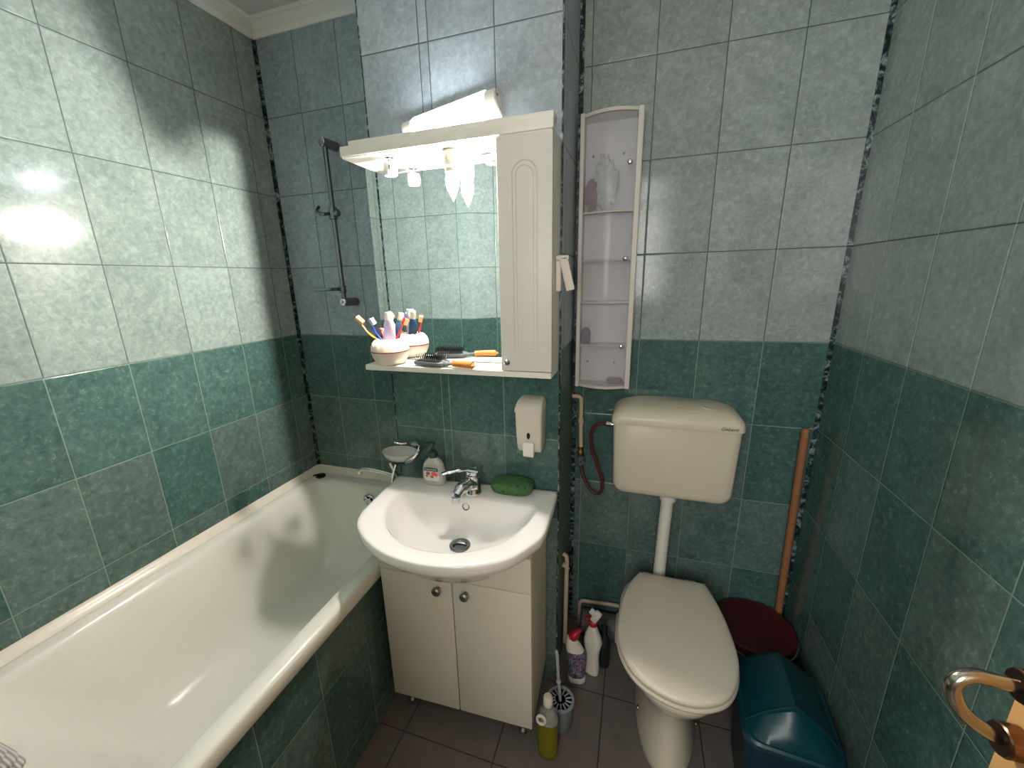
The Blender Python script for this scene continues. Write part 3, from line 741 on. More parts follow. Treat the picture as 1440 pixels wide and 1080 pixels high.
# ------------------------------------------------------------------ hairbrush
hb = thing('hairbrush', 'dark paddle hairbrush with an orange wooden handle lying on the shelf', 'hairbrush', (.32,1.30,1.271), R(-12))
KM = WM[hb.name]
def padp(s, z): 
    return [(x*s-.0, y*s, z) for x, y in rrect(-.062,.052,-.032,.032,.016,5)]
m = MB(KM); m.loft([padp(.95,.004), padp(1,.007), padp(1,.013), padp(.95,.016)])
m.tube([(.040,0,.010),(.062,-.001,.010),(.076,-.001,.0115),(.088,-.001,.012)], [.018,.009,.0075,.008], 12, flat=.6)
bd_ = obj('paddle', m, M_grey, hb, label='dark grey paddle')
m = MB(KM); m.loft([padp(.86,.0155), padp(.82,.019), padp(.6,.0215)]); obj('cushion', m, M_black, hb)
m = MB(KM)
for i in range(12):
    for j in range(7):
        x = -.052+i*.0082; y = -.024+j*.008
        m.tube([(x,y,.018),(x+random.uniform(-.001,.001)+(x)*.05,y+(y)*.1,.036)], .0009, 5)
pn = obj('pins', m, M_black, hb); pn['kind'] = 'stuff'
m = MB(KM); m.tube(smooth([(.084,-.001,.012),(.10,-.001,.0125),(.13,-.002,.013),(.155,-.002,.013),(.158,-.002,.013)],4), [.010]*4+[.0108]*4+[.0112]*7+[.0105,.009], 16); obj('handle', m, M_wood_o, hb, label='orange wooden handle')

# ------------------------------------------------------------------ soap dispenser on pillar
M_disp = mat('dispenser_plastic', rgb(206,200,188), .4, var=.015)
dp = thing('soap_dispenser', 'cream wall-mounted soap dispenser with a push button on the pillar', 'dispenser', (.637,1.388,.985))
m = MB(); m.loft([[(x,y,z) for x,y in rrect(.637-w,.637+w,1.388-d,1.3885,.006,3)] for z,w,d in ((.990,.038,.062),(1.000,.040,.070),(1.060,.042,.078),(1.128,.043,.080))]); obj('housing', m, M_disp, dp)
m = MB(); m.loft([[(x,y,z) for x,y in rrect(.637-w,.637+w,1.388-d,1.3885,.008,3)] for z,w,d in ((1.129,.0455,.084),(1.137,.0455,.084),(1.150,.043,.074),(1.160,.040,.058),(1.164,.036,.046))]); obj('lid', m, M_disp, dp)
m = MB(); m.box(.619,.655,1.388-.082,1.388-.068,.978,1.026,.003,2); m.lathe([(.007,0),(.0075,.001),(.006,.0015)], M=Matrix.Translation((.637,1.388-.082,1.002)) @ Matrix.Rotation(R(90),4,'X')); obj('push_button', m, M_wplastic, dp)
m = MB(); m.lathe([(.0055,.0),(.0055,.0012),(.001,.0013)], M=Matrix.Translation((.637,1.388-.0775,1.050)) @ Matrix.Rotation(R(90),4,'X'), sy=2.0); obj('level_window', m, M_black, dp)

# ------------------------------------------------------------------ folded paper on cabinet side
m = MB(); m.box(.7195,.734,1.318,1.338,1.500,1.585,.002,1); m.box(-.012,.012,-.004,.004,-.047,.047,.003,2, M=Matrix.Translation((.752,1.318,1.548)) @ Matrix.Rotation(R(-14),4,'Y')); m.box(.7205,.757,1.314,1.324,1.585,1.599,.004,2)
obj('folded_paper', m, mat('white_paper', rgb(222,214,206), .8), label='folded white paper hooked on the right side of the mirror cabinet', cat='paper')

# ------------------------------------------------------------------ tall shelf cabinet
M_frame = mat('shelf_frame', rgb(206,200,192), .4, var=.012)
M_acr = clear('frosted_acrylic', rgb(214,216,220), .20, .22, (.97,.97,.98,1))
M_back = mat('shelf_back', rgb(226,226,228), .5)
sc = thing('shelf_cabinet', 'tall narrow white wall cabinet with curved clear doors left of the toilet cistern', 'cabinet', (.835,1.70,1.13))
SX0, SX1, SY0, SY1, SZ0, SZ1 = .7385,.9345,1.640,1.7065,1.138,2.047
m = MB(); m.box(SX0,SX1,1.700,SY1,SZ0,SZ1); obj('back_panel', m, M_back, sc)
m = MB(); m.box(SX0,SX0+.012,SY0-.004,1.700,SZ0,SZ1,.001,1); m.box(SX1-.012,SX1,SY0-.004,1.700,SZ0,SZ1,.001,1); obj('side_panel', m, M_frame, sc)
m = MB(); m.box(SX0,SX0+.014,SY0-.012,SY0-.004,SZ0,SZ1,.002,1); m.box(SX1-.018,SX1,SY0-.012,SY0-.004,SZ0,SZ1,.002,1); obj('front_stile', m, M_frame, sc)
def bow(z0, z1, d0=SY0, d1=1.700, bulge=.024, xa=SX0+.012, xb=SX1-.012):
    pts = [(xa+(xb-xa)*k/12, d0-bulge*math.sin(PI*k/12)) for k in range(13)] + [(xb,d1),(xa,d1)]
    return pts, z0, z1
for i, z in enumerate((SZ0, SZ1-.010)):
    p_, a_, c_ = bow(z, z+.010, bulge=.030); m = MB(); m.prism(p_, a_, c_); obj('cap_board', m, M_frame, sc)
for z in (1.292,1.447,1.590,1.745):
    p_, a_, c_ = bow(z, z+.006, bulge=.016); m = MB(); m.prism(p_, a_, c_); obj('shelf', m, M_frame, sc)
def curved_door(z0, z1):
    xa, xb = SX0+.016, SX1-.020; out = []
    a = [(xa+(xb-xa)*k/12, SY0-.006-.024*math.sin(PI*k/12)) for k in range(13)]
    b2 = [(x, y+.0025) for x, y in reversed(a)]
    m = MB(); m.prism(a+b2, z0, z1); return m
for z0, z1, kz in ((SZ0+.012,1.440,1.297),(1.452,1.740,1.595),(1.751,SZ1-.014,1.888)):
    d_ = obj('door', curved_door(z0, z1), M_acr, sc, label='curved clear plastic door')
    m = MB(); m.lathe([(.0035,0),(.004,.006),(.0075,.009),(.008,.014),(.005,.018),(.001,.019)], M=Matrix.Translation((.899,SY0-.014,kz)) @ Matrix.Rotation(R(90),4,'X')); obj('knob', m, M_chrome, d_)
for x, z in ((.775,1.222),(.875,1.222),(.775,1.935),(.875,1.935)):
    m = MB(); m.cyl((x,1.7001,z),(x,1.697,z),.004,10); obj('screw', m, M_grey, sc)
# contents
def crumple(M, rx, ry, rz, seed, n=26, amp=.16):
    rnd = random.Random(seed); from mathutils import noise
    rings = []
    for i in range(n+1):
        ph = -PI/2+PI*i/n; rings.append([])
        for k in range(32):
            a = 2*PI*k/32; v = Vector((math.cos(ph)*math.cos(a), math.cos(ph)*math.sin(a), math.sin(ph)))
            q = 1 + amp*noise.fractal(v*2.6+Vector((seed,0,0)),1,2,4)*2
            rings[-1].append((rx*v.x*q, ry*v.y*q, rz*(abs(v.z)**.75)*math.copysign(1,v.z)*q))
    m = MB(M); m.loft(rings); return m
M_bag = mat('white_crinkled_plastic', rgb(196,200,198), .3, var=.28, scale=38, bump=1)
M_pinkbag = mat('pink_printed_plastic', rgb(120,84,92), .4, var=.5, scale=40, bump=.4)
obj('plastic_bag', crumple(Matrix.Translation((.822,1.668,1.838)),.034,.013,.072,3,amp=.22), M_bag, label='crumpled white plastic bag on the top shelf of the tall cabinet', cat='bag')
obj('plastic_packet', crumple(Matrix.Translation((.776,1.655,1.806)),.020,.010,.046,11,amp=.18), M_pinkbag, label='reddish plastic packet leaning by the white bag in the tall cabinet', cat='packet')
pb = thing('purple_bottle', 'small purple bottle behind the lower clear door of the tall cabinet', 'bottle', (.764,1.665,1.298))
def ellc(cx,cy,rx,ry,z,n=24): return [(cx+rx*math.cos(2*PI*k/n),cy+ry*math.sin(2*PI*k/n),z) for k in range(n)]
m = MB(); m.loft([ellc(.770,1.665,.015,.011,1.2985), ellc(.770,1.665,.017,.013,1.303), ellc(.770,1.665,.017,.013,1.340), ellc(.770,1.665,.012,.010,1.352), ellc(.770,1.665,.007,.007,1.358)]); obj('bottle_body', m, mat('purple_liquid', rgb(84,20,74), .3), pb)
m = MB(); m.loft([ellc(.770,1.665,.009,.009,1.358), ellc(.770,1.665,.009,.009,1.378)]); obj('cap', m, M_wplastic, pb)
m = MB(Matrix.Translation((.880,1.668,1.1485))); m.loft([ell(.026,.012,0), ell(.030,.015,.004), ell(.030,.015,.015), ell(.025,.011,.020)]); obj('soap_bar', m, mat('pink_soap', rgb(120,62,62), .5), label='dull pink bar of soap at the bottom of the tall cabinet', cat='soap')

# ------------------------------------------------------------------ cistern
ci = thing('toilet_cistern', 'cream plastic toilet cistern mounted high on the back wall', 'cistern', (1.095,1.70,.757))
def xz(x0,x1,z0,z1,r,y,tp=0,n=6):
    out = []
    for x, z in rrect(x0,x1,z0,z1,r,n):
        k = (z1-z)/(z1-z0); out.append((x + (tp*k if x < (x0+x1)/2 else -tp*k), y, z))
    return out
m = MB(); m.loft([xz(.8865,1.3025,.757,1.068,.040,1.704,.010), xz(.8865,1.3025,.757,1.068,.040,1.572,.010), xz(.889,1.300,.760,1.066,.040,1.560,.010), xz(.896,1.293,.767,1.064,.038,1.5525,.010), xz(.915,1.274,.786,1.060,.034,1.5500,.010)])
obj('tank', m, M_tank, ci, angle=60)
def lidr(ix, iyf, z, r): return [(x,y,z) for x,y in rrect(.882+ix,1.307-ix,1.543+iyf,1.7065,r,8)]
m = MB(); m.loft([lidr(.004,.004,1.030,.018), lidr(0,0,1.032,.020), lidr(0,.000,1.050,.022), lidr(.004,.004,1.064,.028), lidr(.013,.014,1.076,.036), lidr(.030,.032,1.087,.036), lidr(.060,.060,1.0945,.036), lidr(.10,.09,1.0975,.03)])
obj('lid', m, M_tank, ci, angle=60)
m = MB(); m.loft([[(x,y,z) for x,y in rrect(1.175,1.275,1.592,1.672,.02,5)] for z in (1.085,1.0905)] + [[(x,y,1.0915) for x,y in rrect(1.179,1.271,1.596,1.668,.018,5)]])
m2 = MB(Matrix.Translation((1.225,1.632,1.0875)) @ Matrix.Rotation(R(11),4,'Y')); m2.loft([[(x,y,z) for x,y in rrect(-.048,.048,-.04,.04,.02,5)] for z in (-.006,.0015)]); m.bm.free()
obj('flush_button', m2, M_tank, ci)
text_obj('Geberit', .0165, Matrix.Translation((1.2565,1.5422,1.0430)) @ Matrix.Rotation(R(90),4,'X'), mat('logo_grey', rgb(90,84,72), .5), ci, 'logo', .0006, .35)
# flush pipe
fp = thing('flush_pipe', 'white flush pipe running down from the cistern to the toilet bowl', 'pipe', (1.092,1.625,.40))
m = MB(); m.tube(smooth([(1.097,1.628,.752),(1.093,1.628,.60),(1.090,1.626,.46),(1.088,1.615,.385),(1.088,1.59,.355),(1.09,1.54,.345)],6), .0225, 20); obj('pipe_run', m, M_wplastic, fp)
m = MB(); m.lathe([(.024,.0),(.030,.004),(.030,.020),(.035,.024),(.035,.044)], c=(1.097,1.628,.7125), n=28); obj('coupling_nut', m, M_wplastic, fp)
m = MB(); m.cyl((1.0885,1.600,.357),(1.0895,1.572,.349),.029,24,.003); obj('bowl_cone', m, M_grey, fp)

# ------------------------------------------------------------------ toilet
tl = thing('toilet', 'cream floor-standing toilet with its lid closed', 'toilet', (1.118,1.33,0))
TX = 1.118
def egg(w, yb, yf, z, wb=None, n=64, p=2.0, cyf=.40):
    """egg outline: widest at yb-cyf*(yb-yf)... back squarer"""
    yc = yb-(yb-yf)*cyf; out = []
    for k in range(n):
        a = 2*PI*k/n; c_, s_ = math.cos(a), math.sin(a)
        if s_ < 0: y = yc + (yc-yf)*s_; x = w*math.copysign(abs(c_)**.92, c_)
        else:
            y = yc + (yb-yc)*s_**.75; kk = (y-yc)/(yb-yc); x = w*math.copysign(abs(c_)**.55, c_); 
            if wb is not None: x *= 1 - (1-wb/w)*kk*.9
        out.append((TX+x, y, z))
    return out
m = MB()
m.loft([egg(.098,1.545,1.150,.0), egg(.100,1.548,1.146,.006), egg(.099,1.548,1.147,.030), egg(.092,1.54,1.165,.070), egg(.086,1.535,1.185,.120), egg(.087,1.535,1.190,.170), egg(.097,1.54,1.180,.215), egg(.118,1.55,1.155,.260), egg(.142,1.565,1.122,.300), egg(.160,1.575,1.094,.335), egg(.170,1.58,1.078,.362), egg(.174,1.582,1.071,.382), egg(.172,1.580,1.073,.392), egg(.165,1.575,1.08,.396)])
obj('bowl', m, M_porc, tl, angle=60)
def lidout(s, z, g=0):
    P = [(1.006+.0,1.553),(1.020,1.560),(1.125,1.561),(1.232,1.560),(1.246,1.553),(1.266,1.49),(1.284,1.40),(1.2935,1.30),(1.291,1.23),(1.272,1.16),(1.235,1.105),(1.18,1.073),(1.122,1.064),(1.062,1.075),(1.002,1.108),(.962,1.165),(.942,1.235),(.940,1.305),(.950,1.40),(.974,1.49)]
    Q = smooth([(x,y,0) for x,y in P],5,True); cx_, cy_ = 1.117, 1.31
    return [(cx_+(q.x-cx_)*s, cy_+(q.y-cy_)*s, z) for q in Q]
m = MB(); m.loft([lidout(.965,.3965), lidout(1.0,.400), lidout(1.004,.406), lidout(.99,.412)]); obj('seat', m, M_plastic, tl, angle=60)
m = MB(); m.loft([lidout(.97,.4130), lidout(.985,.4155), lidout(.988,.424), lidout(.975,.431), lidout(.93,.4355), lidout(.80,.4385), lidout(.5,.440), lidout(.2,.4405)]); obj('lid', m, M_plastic, tl, angle=60)
for s in (-1,1):
    m = MB(); m.cyl((TX+s*.075-.018,1.572,.408),(TX+s*.075+.018,1.572,.408),.010,16,.002); m.lathe([(.012,0),(.012,.010)], c=(TX+s*.075,1.572,.396)); obj('hinge', m, M_plastic, tl)
for s in (-1,1):
    m = MB(); m.lathe([(.009,-.002),(.009,.002),(.006,.005),(.001,.006)], M=Matrix.Translation((TX+s*.0925,1.300,.075)) @ Matrix.Rotation(R(90*s),4,'Y')); obj('fixing_bolt', m, M_brass, tl)
# floor waste pipe behind
wp = thing('waste_pipe', 'grey waste pipe running along the floor behind the toilet', 'pipe', (.95,1.61,.0))
m = MB(); m.cyl((.79,1.640,.058),(1.06,1.640,.062),.052,28,.003); obj('pipe_run', m, mat('grey_pvc', rgb(96,92,90), .55), wp)
m = MB(); m.cyl((.935,1.640,.060),(.972,1.640,.060),.060,28,.004); obj('collar', m, M_wplastic, wp, label='cream collar')

# ------------------------------------------------------------------ water pipes
M_pipe = mat('cream_pipe', rgb(196,176,148), .45, var=.08, scale=30)
cp = thing('supply_pipe', 'cream water pipe with a brass valve below the tall cabinet', 'pipe', (.76,1.68,.80))
m = MB(); m.tube(smooth([(.722,1.684,1.083),(.738,1.684,1.084),(.752,1.684,1.080),(.757,1.684,1.065),(.758,1.684,.98),(.760,1.684,.87)],5), .0085, 12); m.lathe([(.011,0),(.011,.02)], c=(.758,1.684,.972), n=14); obj('pipe_run', m, M_pipe, cp)
m = MB(); m.lathe([(.011,.83),(.012,.835),(.012,.85),(.0105,.853),(.0105,.872)], c=(.760,1.684,0), n=6); obj('brass_nut', m, M_brass, cp)
m = MB(); m.lathe([(.008,.79),(.013,.795),(.013,.812),(.016,.815),(.016,.828),(.010,.831)], c=(.761,1.682,0), n=16); m.cyl((.761,1.68,.82),(.775,1.655,.812),.008,12,.001); obj('valve', m, M_grey, cp)
hp = thing('braided_hose', 'dark red braided hose looping from the pipe to the cistern', 'hose', (.82,1.66,.68))
HP = smooth([(.761,1.680,.792),(.775,1.672,.745),(.802,1.662,.700),(.832,1.655,.684),(.850,1.653,.702),(.850,1.652,.752),(.828,1.652,.82),(.806,1.650,.885),(.802,1.646,.945),(.820,1.640,.985),(.848,1.635,.996),(.868,1.632,.997)],7)
m = MB(); m.tube(HP, .0065, 12); obj('hose_run', m, mat('red_braid', rgb(96,44,46), .45, .2, var=.5, scale=220), hp)
m = MB(); m.cyl((.860,1.632,.997),(.878,1.632,.997),.0085,6); m.cyl((.878,1.632,.997),(.890,1.632,.997),.006,12); obj('end_nut', m, M_chrome, hp)
lp = thing('riser_pipe', 'short vertical cream pipe beside the pillar near the floor', 'pipe', (.737,1.50,.06))
m = MB(); m.tube([(.723,1.512,.482),(.735,1.508,.478),(.7385,1.506,.462),(.7375,1.504,.30),(.7365,1.504,.06)], .0088, 12); m.cyl((.7385,1.500,.43),(.7495,1.498,.428),.004,8); obj('pipe_run', m, M_pipe, lp)
m = MB(); m.box(.722,.735,1.498,1.510,.43,.445); obj('clip', m, M_pipe, lp)
np_ = thing('branch_pipe', 'thin white pipe bending behind the toilet just above the floor', 'pipe', (.80,1.67,.0))
m = MB(); m.tube(smooth([(.772,1.688,.001),(.772,1.688,.075),(.774,1.688,.105),(.786,1.688,.120),(.81,1.688,.122),(.90,1.688,.130),(1.0,1.688,.136),(1.03,1.688,.136)],5), .0085, 12); obj('pipe_run', m, M_pipe, np_)

# ------------------------------------------------------------------ cleaning bottles
# toilet brush
tbz = thing('toilet_brush', 'white toilet brush in a clear ribbed holder beside the vanity', 'toilet brush', (.768,1.215,0))
BX, BY = .766, 1.228
m = MB(); m.lathe([(.036,0),(.042,.003),(.044,.02),(.046,.10),(.044,.10),(.042,.02),(.001,.006)], c=(BX,BY,0)); obj('holder', m, clear('holder_plastic', rgb(150,156,160), .5, .2, (.75,.78,.8,1)), tbz)
m = MB()
for k in range(14):
    a = 2*PI*k/14; m.tube([(BX+.018*math.cos(a),BY+.018*math.sin(a),.104),(BX+.043*math.cos(a),BY+.043*math.sin(a),.103)], .003, 6)
m.lathe([(.040,.100),(.048,.100),(.048,.107),(.040,.107),(.040,.100)], c=(BX,BY,0)); obj('ribbed_rim', m, mat('pale_grey_plastic', rgb(150,158,166), .4), tbz)
m = MB(); m.tube(smooth([(BX,BY,.09),(BX-.006,BY-.010,.20),(BX-.010,BY-.016,.30),(BX-.012,BY-.018,.325),(BX-.016,BY-.018,.332)],5), .0055, 10); m.lathe([(.006,0),(.009,.004),(.006,.010)], c=(BX-.006,BY-.010,.19)); obj('handle', m, mat('grey_white_plastic', rgb(176,180,186), .35), tbz)
m = MB(); m.lathe([(.006,.02),(.028,.025),(.030,.05),(.026,.082),(.006,.088)], c=(BX,BY,0)); obj('bristle_head', m, W_, tbz)
# yellow bottle
yb = thing('cleaner_bottle', 'clear bottle of yellow-green cleaning liquid with a white cap beside the vanity', 'bottle', (.745,1.118,0))
YX, YY = .744, 1.118
M_yell = clear('yellow_liquid', rgb(134,130,16), .72, .1, (.62,.60,.12,1))
m = MB(Matrix.Translation((YX,YY,0))); m.loft([ell(.026,.022,.0005), ell(.031,.026,.006), ell(.033,.028,.03), ell(.033,.028,.12), ell(.032,.027,.150)]); obj('liquid', m, M_yell, yb, label='yellow-green liquid')
m = MB(Matrix.Translation((YX,YY,0))); m.loft([ell(.0325,.0275,.1505), ell(.030,.025,.172), ell(.022,.019,.194), ell(.013,.012,.205), ell(.012,.012,.212)]); obj('shoulder', m, clear('bottle_plastic', rgb(200,204,200), .35, .15, (.85,.88,.85,1)), yb)
m = MB(); m.lathe([(.0145,.2115),(.0155,.215),(.0155,.240),(.011,.247),(.001,.248)], c=(YX,YY,0), n=20); obj('cap', m, M_cup, yb)
m = MB(); rr_ = [(YX-.016+.013*math.cos(a), YY-.030-.0*a, .178+.017*math.sin(a)) for a in [2*PI*k/20 for k in range(21)]]; m.tube(rr_, .0045, 8); obj('handle_loop', m, M_wplastic, yb)
# labelled cleaner (red nozzle, dark label)
def label_mat(name, cols, scale=60):
    m, nt, b, out = newmat(name)
    N = nt.nodes.new; L = nt.links.new
    tc = N('ShaderNodeTexCoord'); no = N('ShaderNodeTexNoise'); no.inputs['Scale'].default_value = scale; no.inputs['Detail'].default_value = 2; no.inputs['Distortion'].default_value = 1.5
    L(tc.outputs['Object'], no.inputs['Vector']); cr = N('ShaderNodeValToRGB'); cr.color_ramp.interpolation = 'CONSTANT'
    e = cr.color_ramp.elements; e[0].position = 0; e[0].color = rgb(*cols[0]); e[1].position = .45; e[1].color = rgb(*cols[1])
    for i, c in enumerate(cols[2:]): k = e.new(.52+.07*i); k.color = rgb(*c)
    L(no.outputs['Fac'], cr.inputs[0]); L(cr.outputs[0], b.inputs['Base Color']); b.inputs['Roughness'].default_value = .4
    return m
M_red = mat('red_cap', rgb(176,28,48), .3)
g1 = thing('toilet_cleaner_bottle', 'squeeze bottle with a red cap, white neck and dark printed label on the floor', 'bottle', (.802,1.405,0))
GM = Matrix.Translation((.800,1.402,0)) @ Matrix.Rotation(R(10),4,'Z')
def sh(z): return .0 - max(0, z-.13)*.22
def e2(rx,ry,z): return [(x-max(0,z-.12)*.30,y,z) for x,y,_ in ell(rx,ry,z)]
m = MB(GM); m.loft([e2(.026,.018,.0005), e2(.033,.022,.004), e2(.035,.024,.018), e2(.031,.022,.030)]); obj('foot', m, M_wplastic, g1)
m = MB(GM); m.loft([e2(.031,.022,.030), e2(.033,.023,.060), e2(.036,.024,.100), e2(.037,.025,.130), e2(.034,.023,.150)]); obj('label_wrap', m, label_mat('cleaner_label', [(40,50,84),(150,160,172),(60,60,90),(170,40,60)]), g1, label='dark blue and red printed label')
m = MB(GM); m.loft([e2(.034,.023,.150), e2(.029,.020,.172), e2(.019,.016,.196), e2(.014,.014,.206)]); obj('neck', m, M_wplastic, g1)
GC = GM @ Matrix.Translation((-.022,0,.204)) @ Matrix.Rotation(R(38),4,'Y')
m = MB(GC); m.lathe([(.016,0),(.018,.004),(.018,.016),(.015,.024),(.008,.040),(.006,.052),(.001,.053)]); obj('cap', m, M_red, g1)
g2 = thing('spray_bottle', 'tall white spray bottle with a red and white trigger beside the toilet', 'spray bottle', (.850,1.452,0))
SPM = Matrix.Translation((.852,1.455,0)) @ Matrix.Rotation(R(-20),4,'Z')
def e3(rx,ry,z,dx=0): return [(x+dx,y,z) for x,y,_ in ell(rx,ry,z,36,2.6)]
m = MB(SPM); m.loft([e3(.026,.017,.0005), e3(.030,.020,.004), e3(.030,.020,.05), e3(.028,.019,.08), e3(.031,.021,.12), e3(.036,.022,.155,.003), e3(.032,.020,.180,.002), e3(.022,.016,.205), e3(.015,.014,.222), e3(.013,.013,.232)]); obj('bottle_body', m, M_wplastic, g2)
m = MB(SPM); m.lathe([(.016,.230),(.017,.233),(.017,.246),(.013,.250)], n=20); m.tube([(-.014,0,.262),(-.030,0,.248),(-.034,0,.222)], [.006,.0045,.003], 8); obj('red_collar', m, M_red, g2)
m = MB(SPM @ Matrix.Translation((0,0,.25)) @ Matrix.Rotation(R(25),4,'Y')); m.box(-.013,.013,-.010,.010,0,.052,.004,2); m.box(-.030,-.008,-.008,.008,.022,.042,.003,2); obj('trigger_head', m, M_wplastic, g2)
g3 = thing('dark_bottle', 'dark bottle standing behind the white spray bottle', 'bottle', (.885,1.50,0))
m = MB(Matrix.Translation((.893,1.500,0))); m.loft([ell(.022,.018,.0005), ell(.026,.021,.004), ell(.026,.021,.10), ell(.024,.019,.14), ell(.013,.012,.162), ell(.011,.011,.17)]); obj('bottle_body', m, mat('dark_bottle_plastic', rgb(30,32,38), .2), g3)
m = MB(); m.lathe([(.0135,.170),(.0135,.190),(.010,.193)], c=(.893,1.500,0)); obj('cap', m, M_black, g3)

# ------------------------------------------------------------------ swing bin
M_bin = mat('teal_bin', rgb(6,58,66), .34, var=.05)
M_binb = mat('teal_bin_body', rgb(4,40,60), .4, var=.05)
sb_ = thing('swing_bin', 'dark teal plastic waste bin with a domed swing lid by the right wall', 'bin', (1.415,1.235,0), R(-4))
NM = WM[sb_.name]
def rr3(hx_, hy_, z, r): return [(x,y,z) for x,y in rrect(-hx_,hx_,-hy_,hy_,r,6)]
m = MB(NM); m.loft([rr3(.088,.110,.0005,.03), rr3(.092,.114,.006,.032), rr3(.112,.138,.300,.036), rr3(.112,.138,.302,.036)]); obj('body', m, M_binb, sb_)
m = MB(NM); m.loft([rr3(.116,.142,.296,.04), rr3(.119,.145,.300,.041), rr3(.119,.145,.312,.041), rr3(.114,.140,.318,.040)]); obj('rim', m, M_bin, sb_)
def hood(w, h, y, base=.314, n=16, pw=1.35):
    out = []
    for k in range(n+1):
        a = PI*k/n; x = w*math.cos(a); z = base + h*(1-abs(math.cos(a))**1.9)*(1-.0*abs(math.cos(a))) + h*.18*max(0,1-abs(math.cos(a))/.35)**1
        out.append((x, y, z))
    return out
m = MB(NM); m.loft([hood(.094,.03,.132), hood(.104,.062,.120), hood(.108,.078,.095), hood(.109,.082,.0), hood(.109,.082,-.075), hood(.108,.080,-.084)]); fl_ = obj('hood', m, M_bin, sb_, angle=45)
m = MB(NM); m.loft([hood(.104,.074,-.080), hood(.105,.058,-.096), hood(.104,.030,-.118), hood(.100,.006,-.136)]); obj('flap', m, M_bin, sb_, angle=45)
m = MB(NM); m.tube([Vector(p) for p in hood(.110,.083,-.083)], .003, 8); obj('hood_edge', m, M_bin, sb_)

# ------------------------------------------------------------------ red bucket and broomstick
M_buck = mat('dark_red_plastic', rgb(66,16,20), .4, var=.1)
bk = thing('bucket', 'dark red lidded plastic bucket in the corner behind the teal bin', 'bucket', (1.425,1.570,0))
m = MB(); m.lathe([(.090,.0005),(.094,.004),(.124,.262),(.1295,.264),(.1295,.274),(.121,.274),(.092,.010),(.001,.006)], c=(1.424,1.572,0), n=48); obj('pail', m, M_buck, bk)
m = MB(); m.lathe([(.1325,.262),(.1335,.272),(.1325,.279),(.126,.282),(.118,.279),(.06,.283),(.001,.284)], c=(1.424,1.572,0), n=48); obj('lid', m, M_buck, bk)
m = MB(); hp_ = [(1.424+.1345*math.cos(a), 1.572+.1345*math.sin(a), .262+.012*math.sin(a)) for a in [PI+PI*k/24 for k in range(25)]]; m.tube(hp_, .003, 8); obj('bail_handle', m, M_grey, bk)
st = thing('broomstick', 'brown wooden broomstick leaning in the corner behind the bucket', 'broom handle', (1.54,1.69,.01))
m = MB(); m.tube([(1.540,1.690,.012),(1.514,1.676,1.012)], .0125, 16); obj('stick', m, M_broom, st)
m = MB(); m.lathe([(.0130,0),(.0125,.006),(.008,.012),(.001,.013)], c=(1.514,1.676,1.010), n=16); obj('rounded_tip', m, M_broom, st)

# ------------------------------------------------------------------ towel on the near bath rim
def towel_mat():
    m, nt, b, out = newmat('ribbed_towel')
    N = nt.nodes.new; L = nt.links.new
    tc = N('ShaderNodeTexCoord'); w = N('ShaderNodeTexWave'); w.inputs['Scale'].default_value = 45; w.inputs['Distortion'].default_value = .6; w.bands_direction = 'Y'
    L(tc.outputs['Object'], w.inputs['Vector']); mx = N('ShaderNodeMix'); mx.data_type = 'RGBA'; mx.inputs[6].default_value = rgb(150,146,144); mx.inputs[7].default_value = rgb(206,202,198)
    L(w.outputs['Fac'], mx.inputs[0]); L(mx.outputs[2], b.inputs['Base Color']); b.inputs['Roughness'].default_value = .95
    bp = N('ShaderNodeBump'); bp.inputs['Strength'].default_value = .6; bp.inputs['Distance'].default_value = .003; L(w.outputs['Fac'], bp.inputs['Height']); L(bp.outputs[0], b.inputs['Normal'])
    return m
tw = MB()
def fold(z0, z1, x1_, y1_): tw.loft([[(x,y,z) for x,y in rrect(-.53,x1_-dx,YB+.006,y1_-dx,.02,5)] for z,dx in ((z0,.006),(z0+.004,0),(z1-.004,0),(z1,.006))])
fold(RZ+.001,RZ+.016,-.172,.400); fold(RZ+.017,RZ+.032,-.180,.396); fold(RZ+.033,RZ+.046,-.192,.388)
obj('towel', tw, towel_mat(), label='grey ribbed folded towel on the near end of the bathtub rim', cat='towel', angle=50)

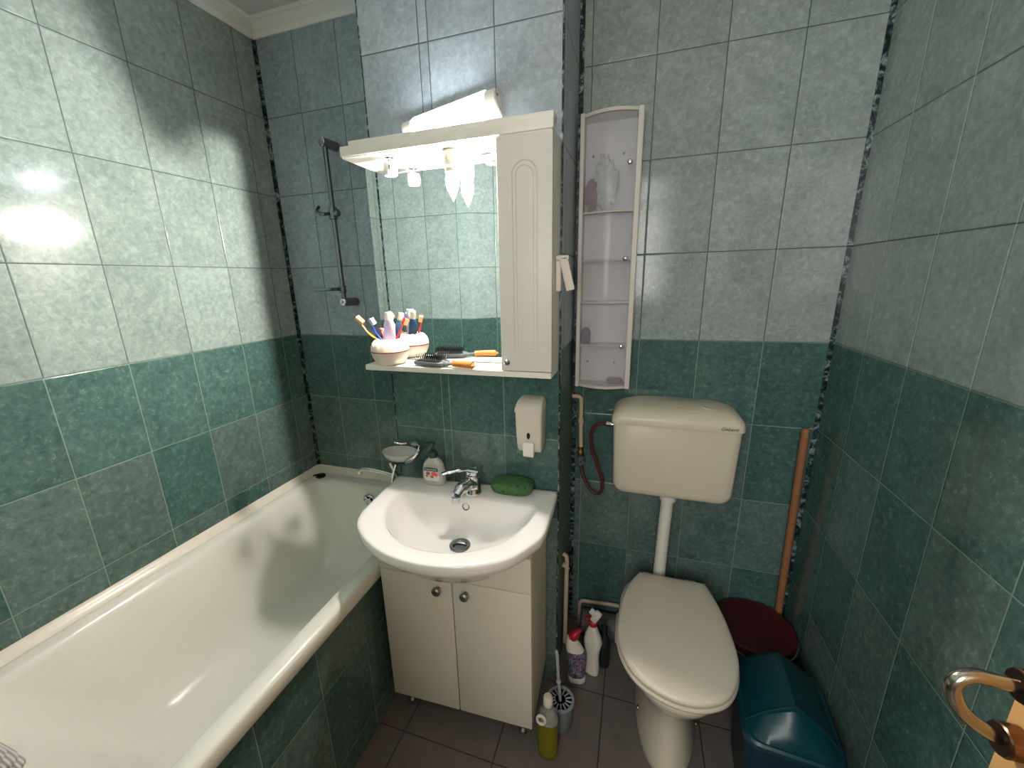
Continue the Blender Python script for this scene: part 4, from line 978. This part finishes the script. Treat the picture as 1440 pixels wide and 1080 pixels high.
# ------------------------------------------------------------------ open door leaf with its handle
DX = 1.412
dl = obj('door_1', MB().box(DX,DX+.038,-.075,.687,.008,2.0,.003,2), M_doorwood, kind=S)
dh = dl
for z in (1.067,.985):
    m = MB(); m.cyl((DX-.022,.660,z),(DX+.0,.660,z),.0195,28,.002); rs = obj('handle_rose', m, M_bronze, dl)
    m = MB(); m.cyl((DX-.0235,.660,z),(DX-.0215,.660,z),.0178,28); obj('rose_face', m, mat('dark_bronze', rgb(60,44,34), .3, .8), rs)
m = MB(); m.tube(smooth([(DX-.02,.660,1.067),(DX-.045,.657,1.071),(DX-.066,.655,1.073),(DX-.080,.653,1.066),(DX-.083,.652,1.050),(DX-.072,.652,1.026),(DX-.050,.656,1.004),(DX-.02,.660,.986)],6), .0080, 16); obj('pull_handle', m, M_handle, dl)

# ------------------------------------------------------------------ camera
cam = bpy.data.cameras.new('camera'); co = bpy.data.objects.new('camera', cam); C.objects.link(co)
cam.sensor_width = 36; cam.sensor_fit = 'HORIZONTAL'; cam.lens = 570.107/1440*36; cam.clip_start = .01
cam.shift_x = (720-706.053)/1440; cam.shift_y = (543.807-540)/1440
yaw, pit, rol = .3200, -.2592, .0263
Rm = Matrix.Rotation(yaw,3,'Z') @ Matrix.Rotation(pit,3,'X') @ Matrix.Rotation(rol,3,'Y')
r_, f_, u_ = Rm @ Vector((1,0,0)), Rm @ Vector((0,1,0)), Rm @ Vector((0,0,1))
Mc = Matrix((r_, u_, -f_)).transposed().to_4x4(); Mc.translation = (.9434,.1313,1.5382)
co.matrix_world = Mc
bpy.context.scene.camera = co

# ------------------------------------------------------------------ light
w = bpy.data.worlds.new('world'); bpy.context.scene.world = w; w.use_nodes = True
w.node_tree.nodes['Background'].inputs[0].default_value = (.6,.7,.8,1); w.node_tree.nodes['Background'].inputs[1].default_value = .05
# unseen fill light added in the hall behind the open doorway
lt = bpy.data.lights.new('added_hall_fill', 'AREA'); lt.shape = 'RECTANGLE'; lt.size = 1.10; lt.size_y = 1.10; lt.energy = 13; lt.color = (1,.985,.97)
lo = bpy.data.objects.new('added_hall_fill', lt); C.objects.link(lo); lo.location = (.60,-1.325,1.87); lo.rotation_euler = (R(90),0,0)
wf = MB()
for q in ((-.01,.04,1.27,2.47),(1.16,1.21,1.27,2.47),(-.01,1.21,1.27,1.32),(-.01,1.21,2.42,2.47),(.585,.615,1.32,2.42)): wf.box(q[0],q[1],-1.349,-1.315,q[2],q[3],.003,1)
obj('added_window_1', wf, M_mould, kind=S)  # made-up window frame set around the added fill light
sc_ = bpy.context.scene
sc_.view_settings.view_transform = 'Standard'; sc_.view_settings.look = 'None'; sc_.view_settings.gamma = 1
sc_.view_settings.exposure = 1.7
sc_.cycles.max_bounces = 10; sc_.cycles.transparent_max_bounces = 12
